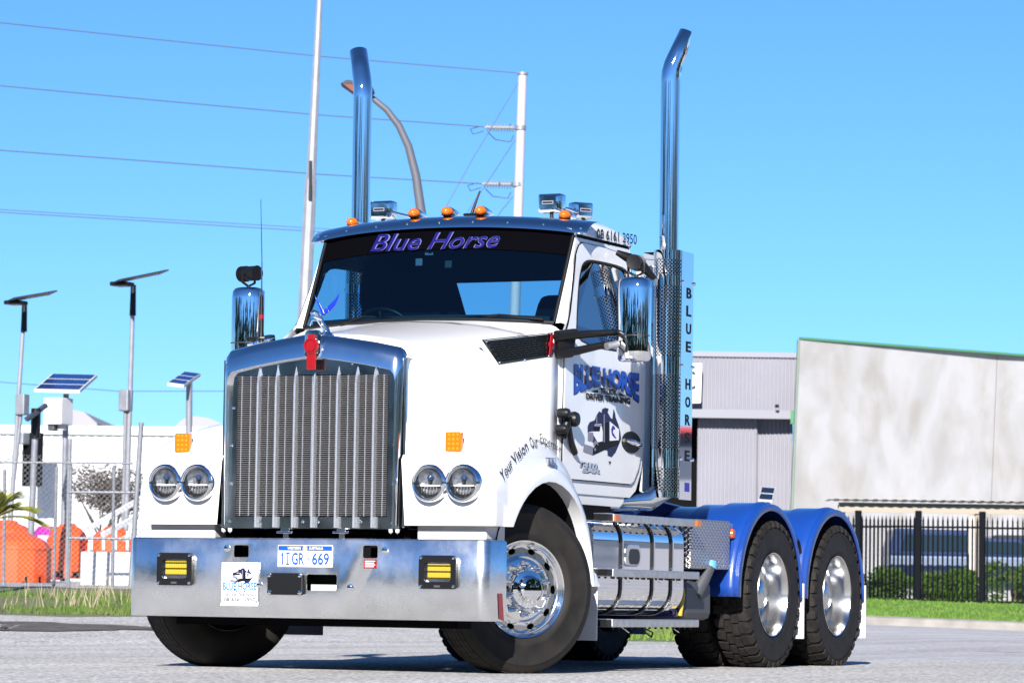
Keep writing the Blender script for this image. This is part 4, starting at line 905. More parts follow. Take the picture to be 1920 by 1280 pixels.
for u in (479, 513, 548, 584, 628, 663, 697):
    y = onX(u, 830, .80).y; zt_ = onX(u, 692, .79).z
    if u == 584: zt_ = 1.80
    b_ = MB(); w = .0098
    sec = lambda z, w_, x: [Vector((.750, y-w_, z)), Vector((x-.006, y-w_*.7, z)), Vector((x, y, z)), Vector((x-.006, y+w_*.7, z)), Vector((.750, y+w_, z))]
    b_.grid([sec(.868, w, .792), sec(1.74, w, .792), sec(1.79, w*.8, .788), sec(zt_+.02, w*.15, .765)])
    part(b_, 'grille_bar', 'bar', smooth=30)
for u, v in ((435, 764), (431, 834), (430, 905), (740, 761), (737, 833), (735, 906), (452, 692), (520, 684), (659, 681), (728, 688), (428, 976), (485, 977), (565, 977), (593, 977), (673, 977), (733, 979)):
    part(MB().lathe([(0, .007), (.006, .006), (.009, 0)], 8, T_(onX(u, v, .772)-Vector((.012, 0, 0))) @ AXX), 'rivet', 'chrome', GS, smooth=50)
for u in (536, 641):
    p = onX(u, 996, .77); b_ = MB().box((.70, p.y-.055, p.z-.012), (.79, p.y+.055, p.z+.002)).box((.72, p.y-.03, p.z), (.78, p.y+.03, p.z+.02)).box((.74, p.y-.018, .79), (.77, p.y+.018, p.z))
    part(b_, 'bonnet_catch', 'chrome_soft', bevel=.003)
for y in (-.60, -.555, .555, .60): part(MB().lathe([(0, -.03), (.012, -.02), (.014, .0)], 10, T_((.755, y, .862))), 'rubber_stop', 'print_white')
part(MB().box((.3, -.62, .80), (.62, .62, .86)), 'lower_baffle', 'black_matte')
for sg in (1, -1): part(MB().box((.42, min(sg*.70, sg*1.16), .80), (.69, max(sg*.70, sg*1.16), .892)), 'fender_valance', 'white_metal', bevel=.01)
M['badge_dark'] = mat('badge_dark_red', (.26, .006, .01), .3)
e = onX(584, 648, .83); BX = .828
bd = part(MB().prism([(BX-.03, e.y+p[0], e.z+p[1]+.01) for p in rrect(.055, .088, .03)], (.022, 0, 0)), 'badge_mount', 'chrome', bevel=.006)
part(MB().lathe([(0, .022), (.044, .022), (.050, .016), (.050, 0)], 28, T_((BX-.006, e.y, e.z)) @ AXX), 'red_badge', 'red', bd, smooth=40)
part(MB().lathe([(.034, .0175), (.036, .024), (.038, .0175)], 28, T_((BX-.001, e.y, e.z)) @ AXX), 'badge_ring', 'badge_dark', bd)
lettering('badge_mark', 'K', box_fn((BX+.0175, e.y-.016, e.z-.004), (0, .034, 0), (0, 0, .022)), 'badge_dark', bd, bold=.01)
lettering('badge_mark', 'W', box_fn((BX+.0175, e.y-.018, e.z-.024), (0, .036, 0), (0, 0, .018)), 'badge_dark', bd, bold=.01)
part(MB().prism([(BX-.006, e.y-.024, e.z+.045), (BX-.006, e.y+.024, e.z+.045), (BX-.006, e.y+.022, e.z+.068), (BX-.006, e.y-.022, e.z+.068)], (.014, 0, 0)), 'red_badge', 'red', bd)
part(MB().prism([(BX-.008, e.y-.032, e.z-.04), (BX-.008, e.y+.032, e.z-.04), (BX-.008, e.y+.030, e.z-.145), (BX-.008, e.y-.030, e.z-.145)], (.014, 0, 0)), 'red_badge', 'red', bd, bevel=.004)
for k in range(3): part(MB().box((BX+.006, e.y-.016+.014*k, e.z-.138), (BX+.0085, e.y-.012+.014*k, e.z-.055)), 'badge_rib', 'badge_dark', bd)
# ---- hood
HSTN = [(.70, 2.035, .585, 1.945, .640), (.45, 2.075, .645, 1.975, .715), (.1, 2.125, .735, 2.015, .825), (-.25, 2.175, .825, 2.06, .935), (-.50, 2.215, .895, 2.095, 1.012), (-.585, 2.228, .92, 2.105, 1.035)]
def hsec(x, zc, ys, zs, yb, zb=1.2):
    h = [(0, zc), (.30*ys, zc-.10*(zc-zs)), (.6*ys, zc-.36*(zc-zs)), (.84*ys, zc-.72*(zc-zs)), (.95*ys, zs-.004), (ys+.012, zs-.030), (ys+(yb-ys)*.78, zs-.065), (ys+(yb-ys)*.97, zs-.12), (yb, zs-.2), (yb, 1.55), (yb, zb)]
    return [Vector((x, -y, z)) for y, z in h[::-1]]+[Vector((x, y, z)) for y, z in h[1:]]
HOOD = part(MB().grid([hsec(*s) for s in HSTN]), 'hood', 'white', smooth=60, solid=.01)
HP0, HN = Vector((.70, .640, 1.5)), Vector(((1.035-.640), (.70+.585), 0)).normalized()
# cowl between hood and windscreen
cw = [hsec(-.59, 2.228, .92, 2.105, 1.035), hsec(-.66, 2.235, .95, 2.12, 1.045)]
half = [(-.80, 0, 2.262), (-.79, .3, 2.258), (-.80, .6, 2.246), (-.81, .80, 2.226), (-.81, .87, 2.21), (-.80, .92, 2.19), (-.77, .97, 2.16), (-.74, 1.02, 2.1), (-.70, 1.05, 2.0), (-.68, 1.055, 1.7), (-.66, 1.055, 1.2)]
cw.append([Vector((x, -y, z)) for x, y, z in half[::-1]]+[Vector((x, y, z)) for x, y, z in half[1:]])
part(MB().grid(cw), 'cowl', 'white', smooth=50)
# hood vents with slotted mesh
def vent(sg):
    px = [(902, 637), (1036, 623), (1032, 668), (934, 683)]
    P = [on_plane(u, v, HP0, HN)+HN*.004 for u, v in px]
    P2 = mir(P, sg); N = Vector((HN.x, HN.y*sg, 0)); f = quad_fn(P2[3], P2[2], P2[1], P2[0])
    c = sum(P2, Vector())/4
    fr = part(MB().ring(P2, [c+(p-c)*.93 for p in P2]).ring([p-N*.045 for p in P2], P2), 'hood_vent', 'chrome')
    part(MB().poly([f(.03, .05), f(.97, .05), f(.97, .95), f(.03, .95)]), 'vent_plate', mat('vent_metal', (.30, .29, .29), .2, 1.), fr)
    for r_ in range(9):
        nn = 11
        for k in range(nn):
            a0 = .05+.9*(k+.5*(r_ % 2))/nn; a1 = a0+.066; b0 = .10+.8*r_/9; b1 = b0+.062
            if a1 > .95: continue
            part(MB().poly([f(a0, b0)+N*.0022, f(a1, b0)+N*.0022, f(a1, b1)+N*.0022, f(a0, b1)+N*.0022]), 'slot', 'black_matte', fr)
    q = f(.965, .5)+N*.006; e1 = (P2[1]-P2[2]).normalized(); e2 = (f(.97, .5)-f(.9, .5)).normalized()
    part(MB().prism([q+e1*.065+e2*-.014, q+e1*.065+e2*.014, q-e1*.065+e2*.013, q-e1*.065-e2*.013], N*.01), 'red_badge', 'red', fr, bevel=.006)
    part(MB().lathe([(0, .014), (.018, .014), (.022, .0)], 16, T_(q) @ N.to_track_quat('Z', 'Y').to_matrix().to_4x4()), 'red_badge', 'red', fr, smooth=40)
    for a, b__ in ((.04, .08), (.96, .05), (.5, .03), (.5, .97), (.05, .93)): part(MB().lathe([(0, .005), (.006, .004), (.008, 0)], 8, T_(f(a, b__)+N*.002) @ N.to_track_quat('Z', 'Y').to_matrix().to_4x4()), 'rivet', 'chrome', fr)
both(vent)
# ---- front fenders
ZT = ((-.80, .58), (-.77, .76), (-.70, .95), (-.62, 1.10), (-.5, 1.25), (-.35, 1.37), (-.15, 1.455), (.1, 1.49), (.35, 1.475), (.5, 1.445), (.60, 1.405), (.68, 1.345), (.72, 1.285), (.74, 1.235))
def yh(x): return .640+(.70-x)*(1.035-.640)/(.70+.585) if x < .7 else .640
def zlow(x):
    if x > .50: return .885
    q = .655**2-(x+.04)**2
    return max(.54, .52+sqrt(q)) if q > 0 else .54
def fsec(x, inset=0.):
    zt, zl = lerpk(ZT, x), zlow(x); H_ = zt-zl; y0 = yh(x)-.02; k = min(1, H_/.30)
    yo = 1.222-inset
    pts = [(y0, zt+.075*k-inset), (y0+(1.10-y0)*.35, zt+.055*k-inset), (y0+(1.10-y0)*.7, zt+.03*k-inset), (1.08, zt-inset), (1.15-inset*.5, zt-.03*k-inset), (1.195-inset*.8, zt-.08*k-inset), (yo, zt-.16*k-inset)]
    if H_ > .26: fl = [(yo+.003, zl+.115), (yo+.010, zl+.095), (yo+.026, zl+.080), (yo+.032, zl+.03), (yo+.032, zl), (yo-.05, zl)]
    else: fl = [(yo+.003, zl+H_*.42), (yo+.010, zl+H_*.36), (yo+.026, zl+H_*.3), (yo+.032, zl+H_*.12), (yo+.032, zl), (yo-.05, zl)]
    if x > .55: fl = [(yo+.002, zl+.2), (yo+.004, zl+.15), (yo+.006, zl+.1), (yo+.006, zl+.03), (yo+.002, zl), (yo-.05, zl)]
    return pts+fl
XS = [.745, .735, .715, .68, .64, .60, .56, .53, .505, .49, .46, .42, .37, .3, .2, .1, 0, -.1, -.2, -.3, -.38, -.45, -.52, -.57, -.60, -.63, -.655, -.675, -.69, -.70, -.73, -.76, -.785, -.80]
def fender(sg):
    rows = []
    for i, x in enumerate(XS):
        ins = .03 if i == 0 else (.012 if i == 1 else 0.)
        rows.append([Vector((x+(.012 if i == 0 else 0), sg*y, z)) for y, z in fsec(x, ins)])
    b_ = MB().grid(rows); cap = rows[0]+[Vector((rows[0][0].x, sg*.648, .885))]
    b_.poly(cap); b_.poly([Vector((.745, sg*.648, .885)), Vector((.745, sg*1.2, .885)), Vector((.5, sg*1.2, .884)), Vector((.5, sg*.648, .884))])
    o = part(b_, 'front_fender', 'white', smooth=48)
    # liner
    ln = MB().grid([[Vector((-.04+.665*cos(radians(a)), sg*y, .52+.665*sin(radians(a)))) for y in (.62, 1.17)] for a in range(0, 181, 10)]); part(ln, 'wheel_arch_liner', 'black_matte', smooth=60)
    part(MB().prism([(-.80, sg*.72, .2), (-.80, sg*1.24, .2), (-.80, sg*1.24, .60), (-.80, sg*.72, .60)], (.012, 0, 0)), 'mud_flap', 'white_metal' if sg > 0 else 'grey_plastic', bevel=.005)
both(fender)
# amber indicators and headlamps
def indicator(u, v, sg):
    c = onX(u, v, .70); o = part(MB().prism([(c.x-.012, c.y+p[0], c.z+p[1]) for p in rrect(.054, .060, .012)], (.03, 0, 0)), 'indicator', 'amber', bevel=.004)
    dt = MB().lathe([(0, .006), (.008, .004), (.011, 0)], 10, AXX).mesh('diode'); dt.materials.append(mat('amber_bright', (.70, .20, .010), .2))
    for a in range(3):
        for b__ in range(4): q = bpy.data.objects.new('diode', dt); COL.objects.link(q); q.parent = o; q.location = (c.x+.018, c.y-.028+.028*a, c.z-.042+.028*b__)
    part(MB().box((c.x-.03, c.y-.03, c.z-.075), (c.x+.0, c.y+.04, c.z-.058)), 'bracket', 'steel_dark', o)
indicator(344, 830, -1); indicator(852, 828, 1)
def headlamp(u, v):
    c = onX(u, v, .79); c.x = .79
    o = part(MB().lathe([(.080, .012), (.084, .026), (.092, .032), (.101, .026), (.106, .012), (.106, -.05)], 40, T_(c) @ AXX @ Matrix.Diagonal((1.09, 1.09, 1, 1))), 'headlamp', 'chrome', smooth=60)
    part(MB().lathe([(.0, -.022), (.04, -.018), (.065, -.005), (.082, .018)], 36, T_(c) @ AXX @ Matrix.Diagonal((1.09, 1.09, 1, 1))), 'reflector', 'reflector', o, smooth=40)
    part(MB().lathe([(0, .012), (.012, .010), (.018, .002), (.020, -.02)], 20, T_(c+Vector((0, 0, .032))) @ AXX), 'projector', mat('projector_glass', (.03, .05, .10), .05, coat=.5), o, smooth=60)
    part(MB().lathe([(0, .012), (.006, .010), (.008, -.02)], 16, T_(c+Vector((0, 0, .002))) @ AXX), 'projector', 'steel_dark', o, smooth=60)
    part(MB().box((c.x, c.y-.076, c.z-.020), (c.x+.018, c.y+.076, c.z-.012)), 'light_bar', 'print_white', o)
    for k in range(6): part(MB().box((c.x-.006, c.y-.05+.02*k-.002, c.z-.062), (c.x+.012, c.y-.05+.02*k+.002, c.z-.022)), 'reflector_rib', 'alu_dull', o)
    part(MB().lathe([(0, .046), (.04, .042), (.07, .032), (.084, .020)], 36, T_(c) @ AXX @ Matrix.Diagonal((1.09, 1.09, 1, 1))), 'lens', 'clear', o, smooth=60)
for u, v in ((311, 904), (371, 904), (806, 905), (869, 905)): headlamp(u, v)
# fender script, marker lamp
def fender_script(a, b_):
    # path along the fender read from the photo: baseline pixels
    base = [(945, 901), (967, 868), (995, 840), (1020, 836), (1050, 852)]; top = [(936, 884), (957, 854), (986, 821), (1016, 812), (1053, 836)]
    t = a*4; k = min(3, int(t)); w = t-k
    q0 = [base[k][i]*(1-w)+base[k+1][i]*w for i in (0, 1)]; q1 = [top[k][i]*(1-w)+top[k+1][i]*w for i in (0, 1)]
    u, v = q0[0]+(q1[0]-q0[0])*b_, q0[1]+(q1[1]-q0[1])*b_
    y = 1.20
    for _ in range(14):                    # land on the fender's outer skin
        p = onY(u, v, y); s_ = fsec(max(-.7, min(.7, p.x))); yy = None
        for (ya, za), (yb, zb_) in zip(s_[2:], s_[3:]):
            if zb_ <= p.z <= za: yy = ya+(yb-ya)*(za-p.z)/max(1e-6, za-zb_); break
        if yy is None: break
        y = .5*y+.5*(yy+.009)
    return onY(u, v, y)
for w_, a0_, a1_ in (('Your', 0, .22), ('Vision', .25, .48), ('Our', .53, .66), ('Expertise', .70, 1.0)):
    lettering('fender_script', w_, (lambda a, b_, a0_=a0_, a1_=a1_: fender_script(a0_+(a1_-a0_)*a, b_)), 'print_black', TR, shear=.25, res=2, bold=.004)
p = onY(1032, 866, 1.232); ml = part(MB().prism([(p.x+a, p.y-.012, p.z+b_) for a, b_ in rrect(.05, .026, .008)], (0, .03, 0)), 'marker_lamp', 'clear', bevel=.004)
part(MB().prism([(p.x+a*.8, p.y-.01, p.z+b_*.75) for a, b_ in rrect(.05, .026, .008)], (0, .015, 0)), 'lamp_base', 'chrome_soft', ml)
# rubber hood latch at the rear of the hood
p = on_plane(1046, 790, HP0, HN); LT = part(MB().tube([p+Vector((.0, .03, -.10)), p+Vector((-.02, .05, -.02)), p+Vector((-.03, .06, .03))], [.03, .028, .022], 10), 'hood_latch', 'black', smooth=60)
for dx, dz, r_ in ((.03, .05, .035), (-.11, .02, .05), (.06, -.05, .03)):
    q = p+Vector((dx, .05, dz)); part(MB().lathe([(0, .045), (r_*.8, .04), (r_, .02), (r_*.9, -.03), (0, -.04)], 14, T_(q) @ AXY), 'latch_knob', 'black', LT, smooth=40)
part(MB().tube([p+Vector((-.05, .05, -.02)), p+Vector((-.12, .04, -.12)), p+Vector((-.20, .03, -.19))], [.02, .018, .022], 8), 'latch_strap', 'black', LT, smooth=60)
# ---- cab shell
YK = ((2.02, 1.055), (2.2, 1.002), (2.5, .955), (2.84, .928))
def ysd(z): return lerpk(YK, z)
def shx(q): return [(max(-1.975, x-1.6*max(0, (1.055-max(0, z-2.08)*.135)-ysd(z))), z) for x, z in q]
OUT = [(-.60, 1.13), (-.60, 1.6), (-.60, 2.10), (-.70, 2.18), (-.775, 2.24), (-.90, 2.50), (-1.02, 2.74), (-1.07, 2.82), (-1.2, 2.83), (-1.6, 2.83), (-1.97, 2.82), (-1.975, 2.4), (-1.975, 2.0), (-1.975, 1.5), (-1.93, 1.32), (-1.84, 1.18), (-1.74, 1.13)]
WIN = smoothloop([(-.86, 2.085), (-.885, 2.22), (-1.02, 2.54), (-1.12, 2.655), (-1.4, 2.665), (-1.80, 2.66), (-1.86, 2.60), (-1.86, 2.3), (-1.86, 2.085)], 2)
OUT = shx(OUT); WIN = shx(WIN)
def side_loop(pts, n, off=0., sg=1):
    q = resample([Vector((x, z, 0)) for x, z in pts], n); return [Vector((p.x, sg*(ysd(p.y)+off), p.y)) for p in q]
def align(a, b_):
    k = min(range(len(b_)), key=lambda i: (b_[i]-a[0]).length); return b_[k:]+b_[:k]
def subdiv(pts, m=4):
    out = []
    for a, b_ in zip(pts, pts[1:]+pts[:1]):
        for k in range(m): out.append((a[0]+(b_[0]-a[0])*k/m, a[1]+(b_[1]-a[1])*k/m))
    return out
def ang_ring(outer, inner, c, n=72):
    """pair both outlines by angle about c"""
    def hit(pts, a):
        d_ = Vector((cos(a), sin(a))); best = None
        for p, q in zip(pts, pts[1:]+pts[:1]):
            p2, q2 = Vector(p)-Vector(c), Vector(q)-Vector(c); e = q2-p2; den = d_.x*e.y-d_.y*e.x
            if abs(den) < 1e-9: continue
            t = (p2.x*e.y-p2.y*e.x)/den; s_ = (p2.x*d_.y-p2.y*d_.x)/den
            if t > 0 and -1e-6 <= s_ <= 1+1e-6 and (best is None or t > best): best = t
        return (c[0]+d_.x*best, c[1]+d_.y*best)
    A = [2*pi*k/n for k in range(n)]
    for p in outer: A.append(atan2(p[1]-c[1], p[0]-c[0]) % (2*pi))
    A = sorted(set(round(a, 5) for a in A)); return [hit(outer, a) for a in A], [hit(inner, a) for a in A]
DOOR = smoothloop([(-.635, 1.22), (-.635, 2.08), (-.80, 2.25), (-1.02, 2.70), (-1.10, 2.765), (-1.5, 2.765), (-1.90, 2.745), (-1.925, 2.3), (-1.925, 1.55), (-1.87, 1.34), (-1.76, 1.22)], 0)
def smooth_corners(pts, t=.12, it=2):
    for _ in range(it):
        q = []
        n = len(pts)
        for i in range(n):
            p0, p, p2 = Vector(pts[i-1]), Vector(pts[i]), Vector(pts[(i+1) % n]); d0, d2 = min(.03, (p0-p).length*.3), min(.03, (p2-p).length*.3)
            q += [tuple(p+(p0-p).normalized()*d0), tuple(p+(p2-p).normalized()*d2)]
        pts = q
    return pts
DOOR = smooth_corners(shx(DOOR), it=1)
def lift(pts, sg, off): return [Vector((x, sg*(ysd(z)+off), z)) for x, z in pts]
WC = (-1.38, 2.36)
DECOR = 1.0555
def cab_side(sg):
    o_, i_ = ang_ring(OUT, WIN, WC)
    part(MB().ring(lift(o_, sg, -.012), lift(i_, sg, -.012)), 'cab_side', 'white', smooth=40)
    o_, i_ = ang_ring(DOOR, WIN, WC)
    mids = [((a[0]*.5+b_[0]*.5), (a[1]*.5+b_[1]*.5)) for a, b_ in zip(o_, i_)]
    A, B, C_ = lift(o_, sg, -.010), lift(o_, sg, 0.), lift(i_, sg, 0.)
    # keep the crease at the belt line: add a mid ring
    Mm = lift(mids, sg, 0.)
    D = part(MB().ring(A, B).ring(B, Mm).ring(Mm, C_).ring(C_, lift(i_, sg, -.02)), 'door', 'white', smooth=30)
    part(MB().tube(lift(DOOR+[DOOR[0]], sg, -.006), .006, 6, cap=False), 'door_seal', 'black_matte', D)
    part(MB().poly(lift(WIN, sg, -.014)), 'side_window', 'side_glass' if sg > 0 else 'clear', D)
    part(MB().tube(lift(WIN+[WIN[0]], sg, -.003), .008, 6, cap=False), 'window_rubber', 'black', D)
    part(MB().box((-1.86, min(sg*.98, sg*1.02), 1.25), (-.70, max(sg*.98, sg*1.02), 2.09)), 'door_trim', 'interior', D)
    hd = onY(1183, 829, DECOR); hd.y = sg*DECOR
    hp = part(MB().prism([(hd.x+.155*cos(2*pi*k/28), hd.y-.004*sg, hd.z+.072*sin(2*pi*k/28)) for k in range(28)], (0, .010*sg, 0)), 'handle_recess', 'black', D, bevel=.003)
    part(MB().tube([(hd.x+.11, hd.y+sg*.012, hd.z+.01), (hd.x+.05, hd.y+sg*.03, hd.z), (hd.x-.08, hd.y+sg*.03, hd.z-.01), (hd.x-.13, hd.y+sg*.012, hd.z-.012)], [.012, .02, .02, .012], 8), 'door_handle', 'chrome', D, smooth=60)
    return D
DL = cab_side(1); DR = cab_side(-1)
# A pillars, windscreen
def wsp(a, b_):        # a -1..1 across, b 0..1 up
    xb, xt = -.70-.11*a*a, -.985-.115*a*a; zb, zt = 2.215+.03*(1-a*a), 2.822+.06*(1-a*a)
    return Vector((xb+(xt-xb)*b_, a*.906, zb+(zt-zb)*b_))
ws = MB().grid([[wsp(-1+2*i/20, j/8) for i in range(21)] for j in range(9)]).build('windscreen', 'windscreen', TR, 180)
band = MB().grid([[wsp(-1+2*i/20, .75+.25*j/3)+Vector((.004, 0, .002)) for i in range(21)] for j in range(4)]).build('sun_band', 'band_black', ws, 180)
for sg in (1, -1):
    edge = [wsp(sg, j/8) for j in range(9)]; fr = lift(shx([(-.76, 2.205), (-.775, 2.24), (-.84, 2.376), (-.90, 2.50), (-.945, 2.59), (-.98, 2.66), (-1.02, 2.74), (-1.05, 2.79), (-1.08, 2.825)]), sg, -.012)
    midp = [(a+b_)/2+Vector((.022, sg*.012, .008))*(1-(k_/8)**2) for k_, (a, b_) in enumerate(zip(edge, fr))]
    part(MB().grid([edge, midp, fr]), 'windscreen_pillar', 'white', smooth=70)
    part(MB().tube([p+Vector((.008, 0, .004)) for p in edge], .013, 8), 'windscreen_rubber', 'black', ws, smooth=60)
part(MB().tube([wsp(-1+2*i/20, 0)+Vector((.008, 0, .004)) for i in range(21)], .012, 8), 'windscreen_rubber', 'black', ws, smooth=60)
# windscreen lettering
def wsfn(a, b_):
    u = 694+(938-694)*a; v = 472-(472-440)*b_-8*a
    p = onX(u, v, -.93)
    for _ in range(4):
        aa = p.y/.906; t = (p.z-wsp(aa, 0).z)/(wsp(aa, 1).z-wsp(aa, 0).z); p = onX(u, v, wsp(aa, t).x+.009)
    return p
def wsfn2(off):
    return lambda a, b_: wsfn(a, b_)+Vector((off, 0, off*.4))
lettering('windscreen_script', 'Blue Horse', wsfn2(.0), mat('print_lilac', (.11, .12, .26), .6, spec=.1), ws, shear=.5, bold=.016)
lettering('windscreen_script', 'Blue Horse', wsfn2(.002), mat('script_violet', (.008, .006, .11), .6, spec=.1), ws, shear=.45, bold=.004)
for u, v, w, h, m_ in ((802, 472, .03, .022, 'print_grey'), (783, 491, .024, .024, 'print_grey'), (838, 495, .024, .024, 'grey_plastic')):
    p = onX(u, v, -.93); part(MB().box((p.x-.03, p.y-w, p.z-h), (p.x-.015, p.y+w, p.z+h)), 'windscreen_sticker', m_, ws, bevel=.004)
# wipers
for (a, b_) in (((858, 597), (1018, 597)), ((640, 603), (735, 597))):
    p, q = onX(*a, -.76), onX(*b_, -.74); o = part(MB().tube([p, (p+q)/2+Vector((.015, 0, .022)), q], .008, 6), 'wiper', 'black', smooth=60)
    part(MB().tube([(p+q)/2+Vector((.015, 0, .024)), onX((a[0]+b_[0])/2-50, a[1]+6, -.72)], .007, 6), 'wiper_arm', 'black', o)
# roof
def rsec(x, k, zz):
    h = [(.930, 2.815), (.928, 2.86*k+2.815*(1-k)), (.905, 2.905*k+2.82*(1-k)), (.86, 2.935*k+2.82*(1-k)), (.70, 2.945*k+2.82*(1-k)), (.35, 2.952*k+2.82*(1-k)), (0, 2.955*k+2.82*(1-k))]
    return [Vector((x, -y, z+zz)) for y, z in h]+[Vector((x, y, z+zz)) for y, z in h[-2::-1]]
RS = [(-1.05, .40, -.01), (-1.12, .68, 0), (-1.25, .92, 0), (-1.4, 1, 0), (-1.65, .98, 0), (-1.80, .90, 0), (-1.90, .74, 0), (-1.95, .52, 0), (-1.98, .22, 0), (-1.985, 0, -.01)]
part(MB().grid([rsec(*s) for s in RS]), 'roof', 'white', smooth=50)
part(MB().grid([[p*1.0+Vector((.01, -.01*(1 if p.y > 0 else -1), -.02)) for p in rsec(*s)] for s in RS[1:]]), 'headliner', 'interior', smooth=50)
def rffn(off):
    def f(a, b_):
        u = 1119+(1194-1119)*a; v = 447-(447-428)*b_+12*a; y = .95
        for _ in range(5):
            p = onY(u, v, y); z = p.z
            y = lerpk(((2.815, .931), (2.86, .929), (2.905, .906), (2.94, .845)), z)+off
        return onY(u, v, y)
    return f
lettering('phone_number', '08 6161 2950', rffn(.008), 'print_black', TR, bold=.01)
# rear wall with window
RO = [(-1.03, 1.13), (1.03, 1.13), (1.043, 2.02), (.945, 2.5), (.918, 2.82), (-.918, 2.82), (-.945, 2.5), (-1.043, 2.02)]
RW = smooth_corners([(-.62, 2.275), (.62, 2.275), (.60, 2.60), (-.60, 2.60)])
o_, i_ = ang_ring(RO, RW, (0, 2.43))
part(MB().ring([Vector((-1.974, y, z)) for y, z in o_], [Vector((-1.974, y, z)) for y, z in i_]), 'rear_wall', 'white', smooth=30)
part(MB().ring([Vector((-1.955, y*.99, z)) for y, z in o_], [Vector((-1.955, y, z)) for y, z in i_]), 'rear_lining', 'interior')
part(MB().poly([Vector((-1.968, y, z)) for y, z in RW]), 'rear_window', mat('x', (0, 0, 0)) if False else 'clear')
part(MB().box((-1.93, -1.0, 1.14), (-.66, 1.0, 1.30)), 'cab_floor', 'interior')
part(MB().box((-.70, -.9, 1.14), (-.665, .9, 2.04)), 'firewall', 'interior')
sl = [(-.60, 1.05), (-.60, 1.17), (-1.72, 1.17), (-1.66, 1.08), (-1.60, 1.05)]
both(lambda sg: part(MB().prism([(x, sg*.9, z) for x, z in sl], (0, sg*.135, 0)), 'sill', 'white', bevel=.015))
# dashboard, seats, steering wheel
part(MB().grid([[Vector((x, y, z-.03*(y/.9)**2)) for y in (-.86, -.5, 0, .5, .86)] for x, z in ((-.80, 2.18), (-.84, 2.29), (-1.0, 2.30), (-1.08, 2.24), (-1.1, 1.8))]), 'dashboard', 'dash', smooth=60)
def seat(y, dz, w):
    s_ = part(MB().box((-1.75, y-w, 1.55+dz), (-1.25, y+w, 1.70+dz)), 'seat', 'seat_fabric', bevel=.05)
    bk = smooth_corners([(-w, 1.65), (w, 1.65), (w*.98, 2.25), (w*.8, 2.43), (w*.62, 2.60), (-w*.62, 2.60), (-w*.8, 2.43), (-w*.98, 2.25)])
    part(MB().prism([(-1.72, y+a, b_+dz) for a, b_ in bk], (.13, 0, 0)), 'backrest', 'seat_fabric', s_, bevel=.03)
seat(-.46, .06, .33); seat(.60, -.13, .27)
part(MB().box((-1.93, -.95, 2.2), (-1.70, -.78, 2.7)), 'storage_bin', 'interior')
swt = T_((-1.16, -.47, 2.16)) @ Matrix.Rotation(radians(-62), 4, 'Y'); ring_ = [swt @ Vector((.22*cos(2*pi*k/28), .22*sin(2*pi*k/28), 0)) for k in range(29)]
part(MB().tube(ring_, .016, 8).tube([swt @ Vector((-.21, 0, 0)), swt @ Vector((.21, 0, 0))], .015, 6), 'steering_wheel', 'black', smooth=60)
# ---- sun visor
def vis(y):
    t = (y/1.03); dx, dz = -.14*t*t, -.045*t*t-.02*t**4
    return [Vector((-1.28+dx*.25, y, 2.958+dz*.8)), Vector((-1.15+dx*.6, y, 2.960+dz*.9)), Vector((-1.05+dx*.9, y, 2.952+dz)), Vector((-1.0+dx, y, 2.936+dz)), Vector((-.965+dx, y, 2.912+dz)), Vector((-.94+dx, y, 2.885+dz)), Vector((-.935+dx, y, 2.868+dz)), Vector((-.95+dx, y, 2.862+dz))]
rows = [vis(-1.01+2.02*i/32) for i in range(33)]
VZ = part(MB().grid(rows), 'sun_visor', 'chrome', smooth=60, solid=.004)
for k in range(9): p = vis(-.96+.24*k)[4]; part(MB().lathe([(0, .006), (.006, .005), (.008, 0)], 8, T_(p+Vector((.008, 0, -.008))) @ AXX), 'rivet', 'chrome', VZ)
def marker(y, x, z):
    o = part(MB().lathe([(.040, -.0), (.041, .02), (.036, .05), (.022, .072), (.0, .08)], 20, T_((x, y, z)) @ AXX @ Matrix.Scale(.8, 4, (1, 0, 0))), 'marker_light', 'amber', smooth=60)
    part(MB().lathe([(.044, .03), (.047, .02), (.044, -.01), (.030, -.09), (.010, -.15), (.0, -.155)], 20, T_((x, y, z-.004)) @ AXX @ Matrix.Scale(.8, 4, (1, 0, 0))), 'lamp_housing', 'chrome', o, smooth=60)
for y, x, z in ((-.782, -1.25, 2.955), (-.243, -1.10, 2.985), (0, -1.10, 2.988), (.243, -1.10, 2.985), (.782, -1.25, 2.955)): marker(y, x, z)
def worklamp(c, yaw=0., w=.085, h=.062):
    T = T_(c) @ Matrix.Rotation(yaw, 4, 'Z')
    b_ = MB(); b_.grid([[T @ Vector((x, a*k, q*k)) for a, q in rrect(w, h, .016)] for x, k in ((-.06, .98), (-.02, 1.0), (.012, .985), (.03, .86), (.045, .70))], closed=True)
    b_.poly([T @ Vector((.045, a*.70, q*.70)) for a, q in rrect(w, h, .016)]); b_.poly([T @ Vector((-.06, a*.98, q*.98)) for a, q in rrect(w, h, .016)][::-1])
    o = part(b_, 'roof_lamp', 'chrome', smooth=40)
    part(MB().box((.0455, -.040, -.012), (.047, .042, .012), T), 'label_plate', 'print_grey', o); part(MB().box((.0472, -.034, -.005), (.0478, .036, .005), T), 'label_mark', 'print_black', o)
    part(MB().tube([c+Vector((-.02, 0, -h)), c+Vector((-.03, 0, -h-.06))], .014, 8), 'bracket', 'steel_dark', o); return o
worklamp(onX(716, 394, -1.32)); worklamp(onX(1032, 381, -1.32)); worklamp(onX(1092, 395, -1.75), .9, .075, .055)
for u0, v0, u1, v1, x in ((735, 398, 772, 407, -1.32), (1052, 388, 1085, 398, -1.4)): part(MB().tube([onX(u0, v0, x), onX(u1, v1, x-.03)], .010, 8), 'lamp_arm', 'chrome', smooth=60)
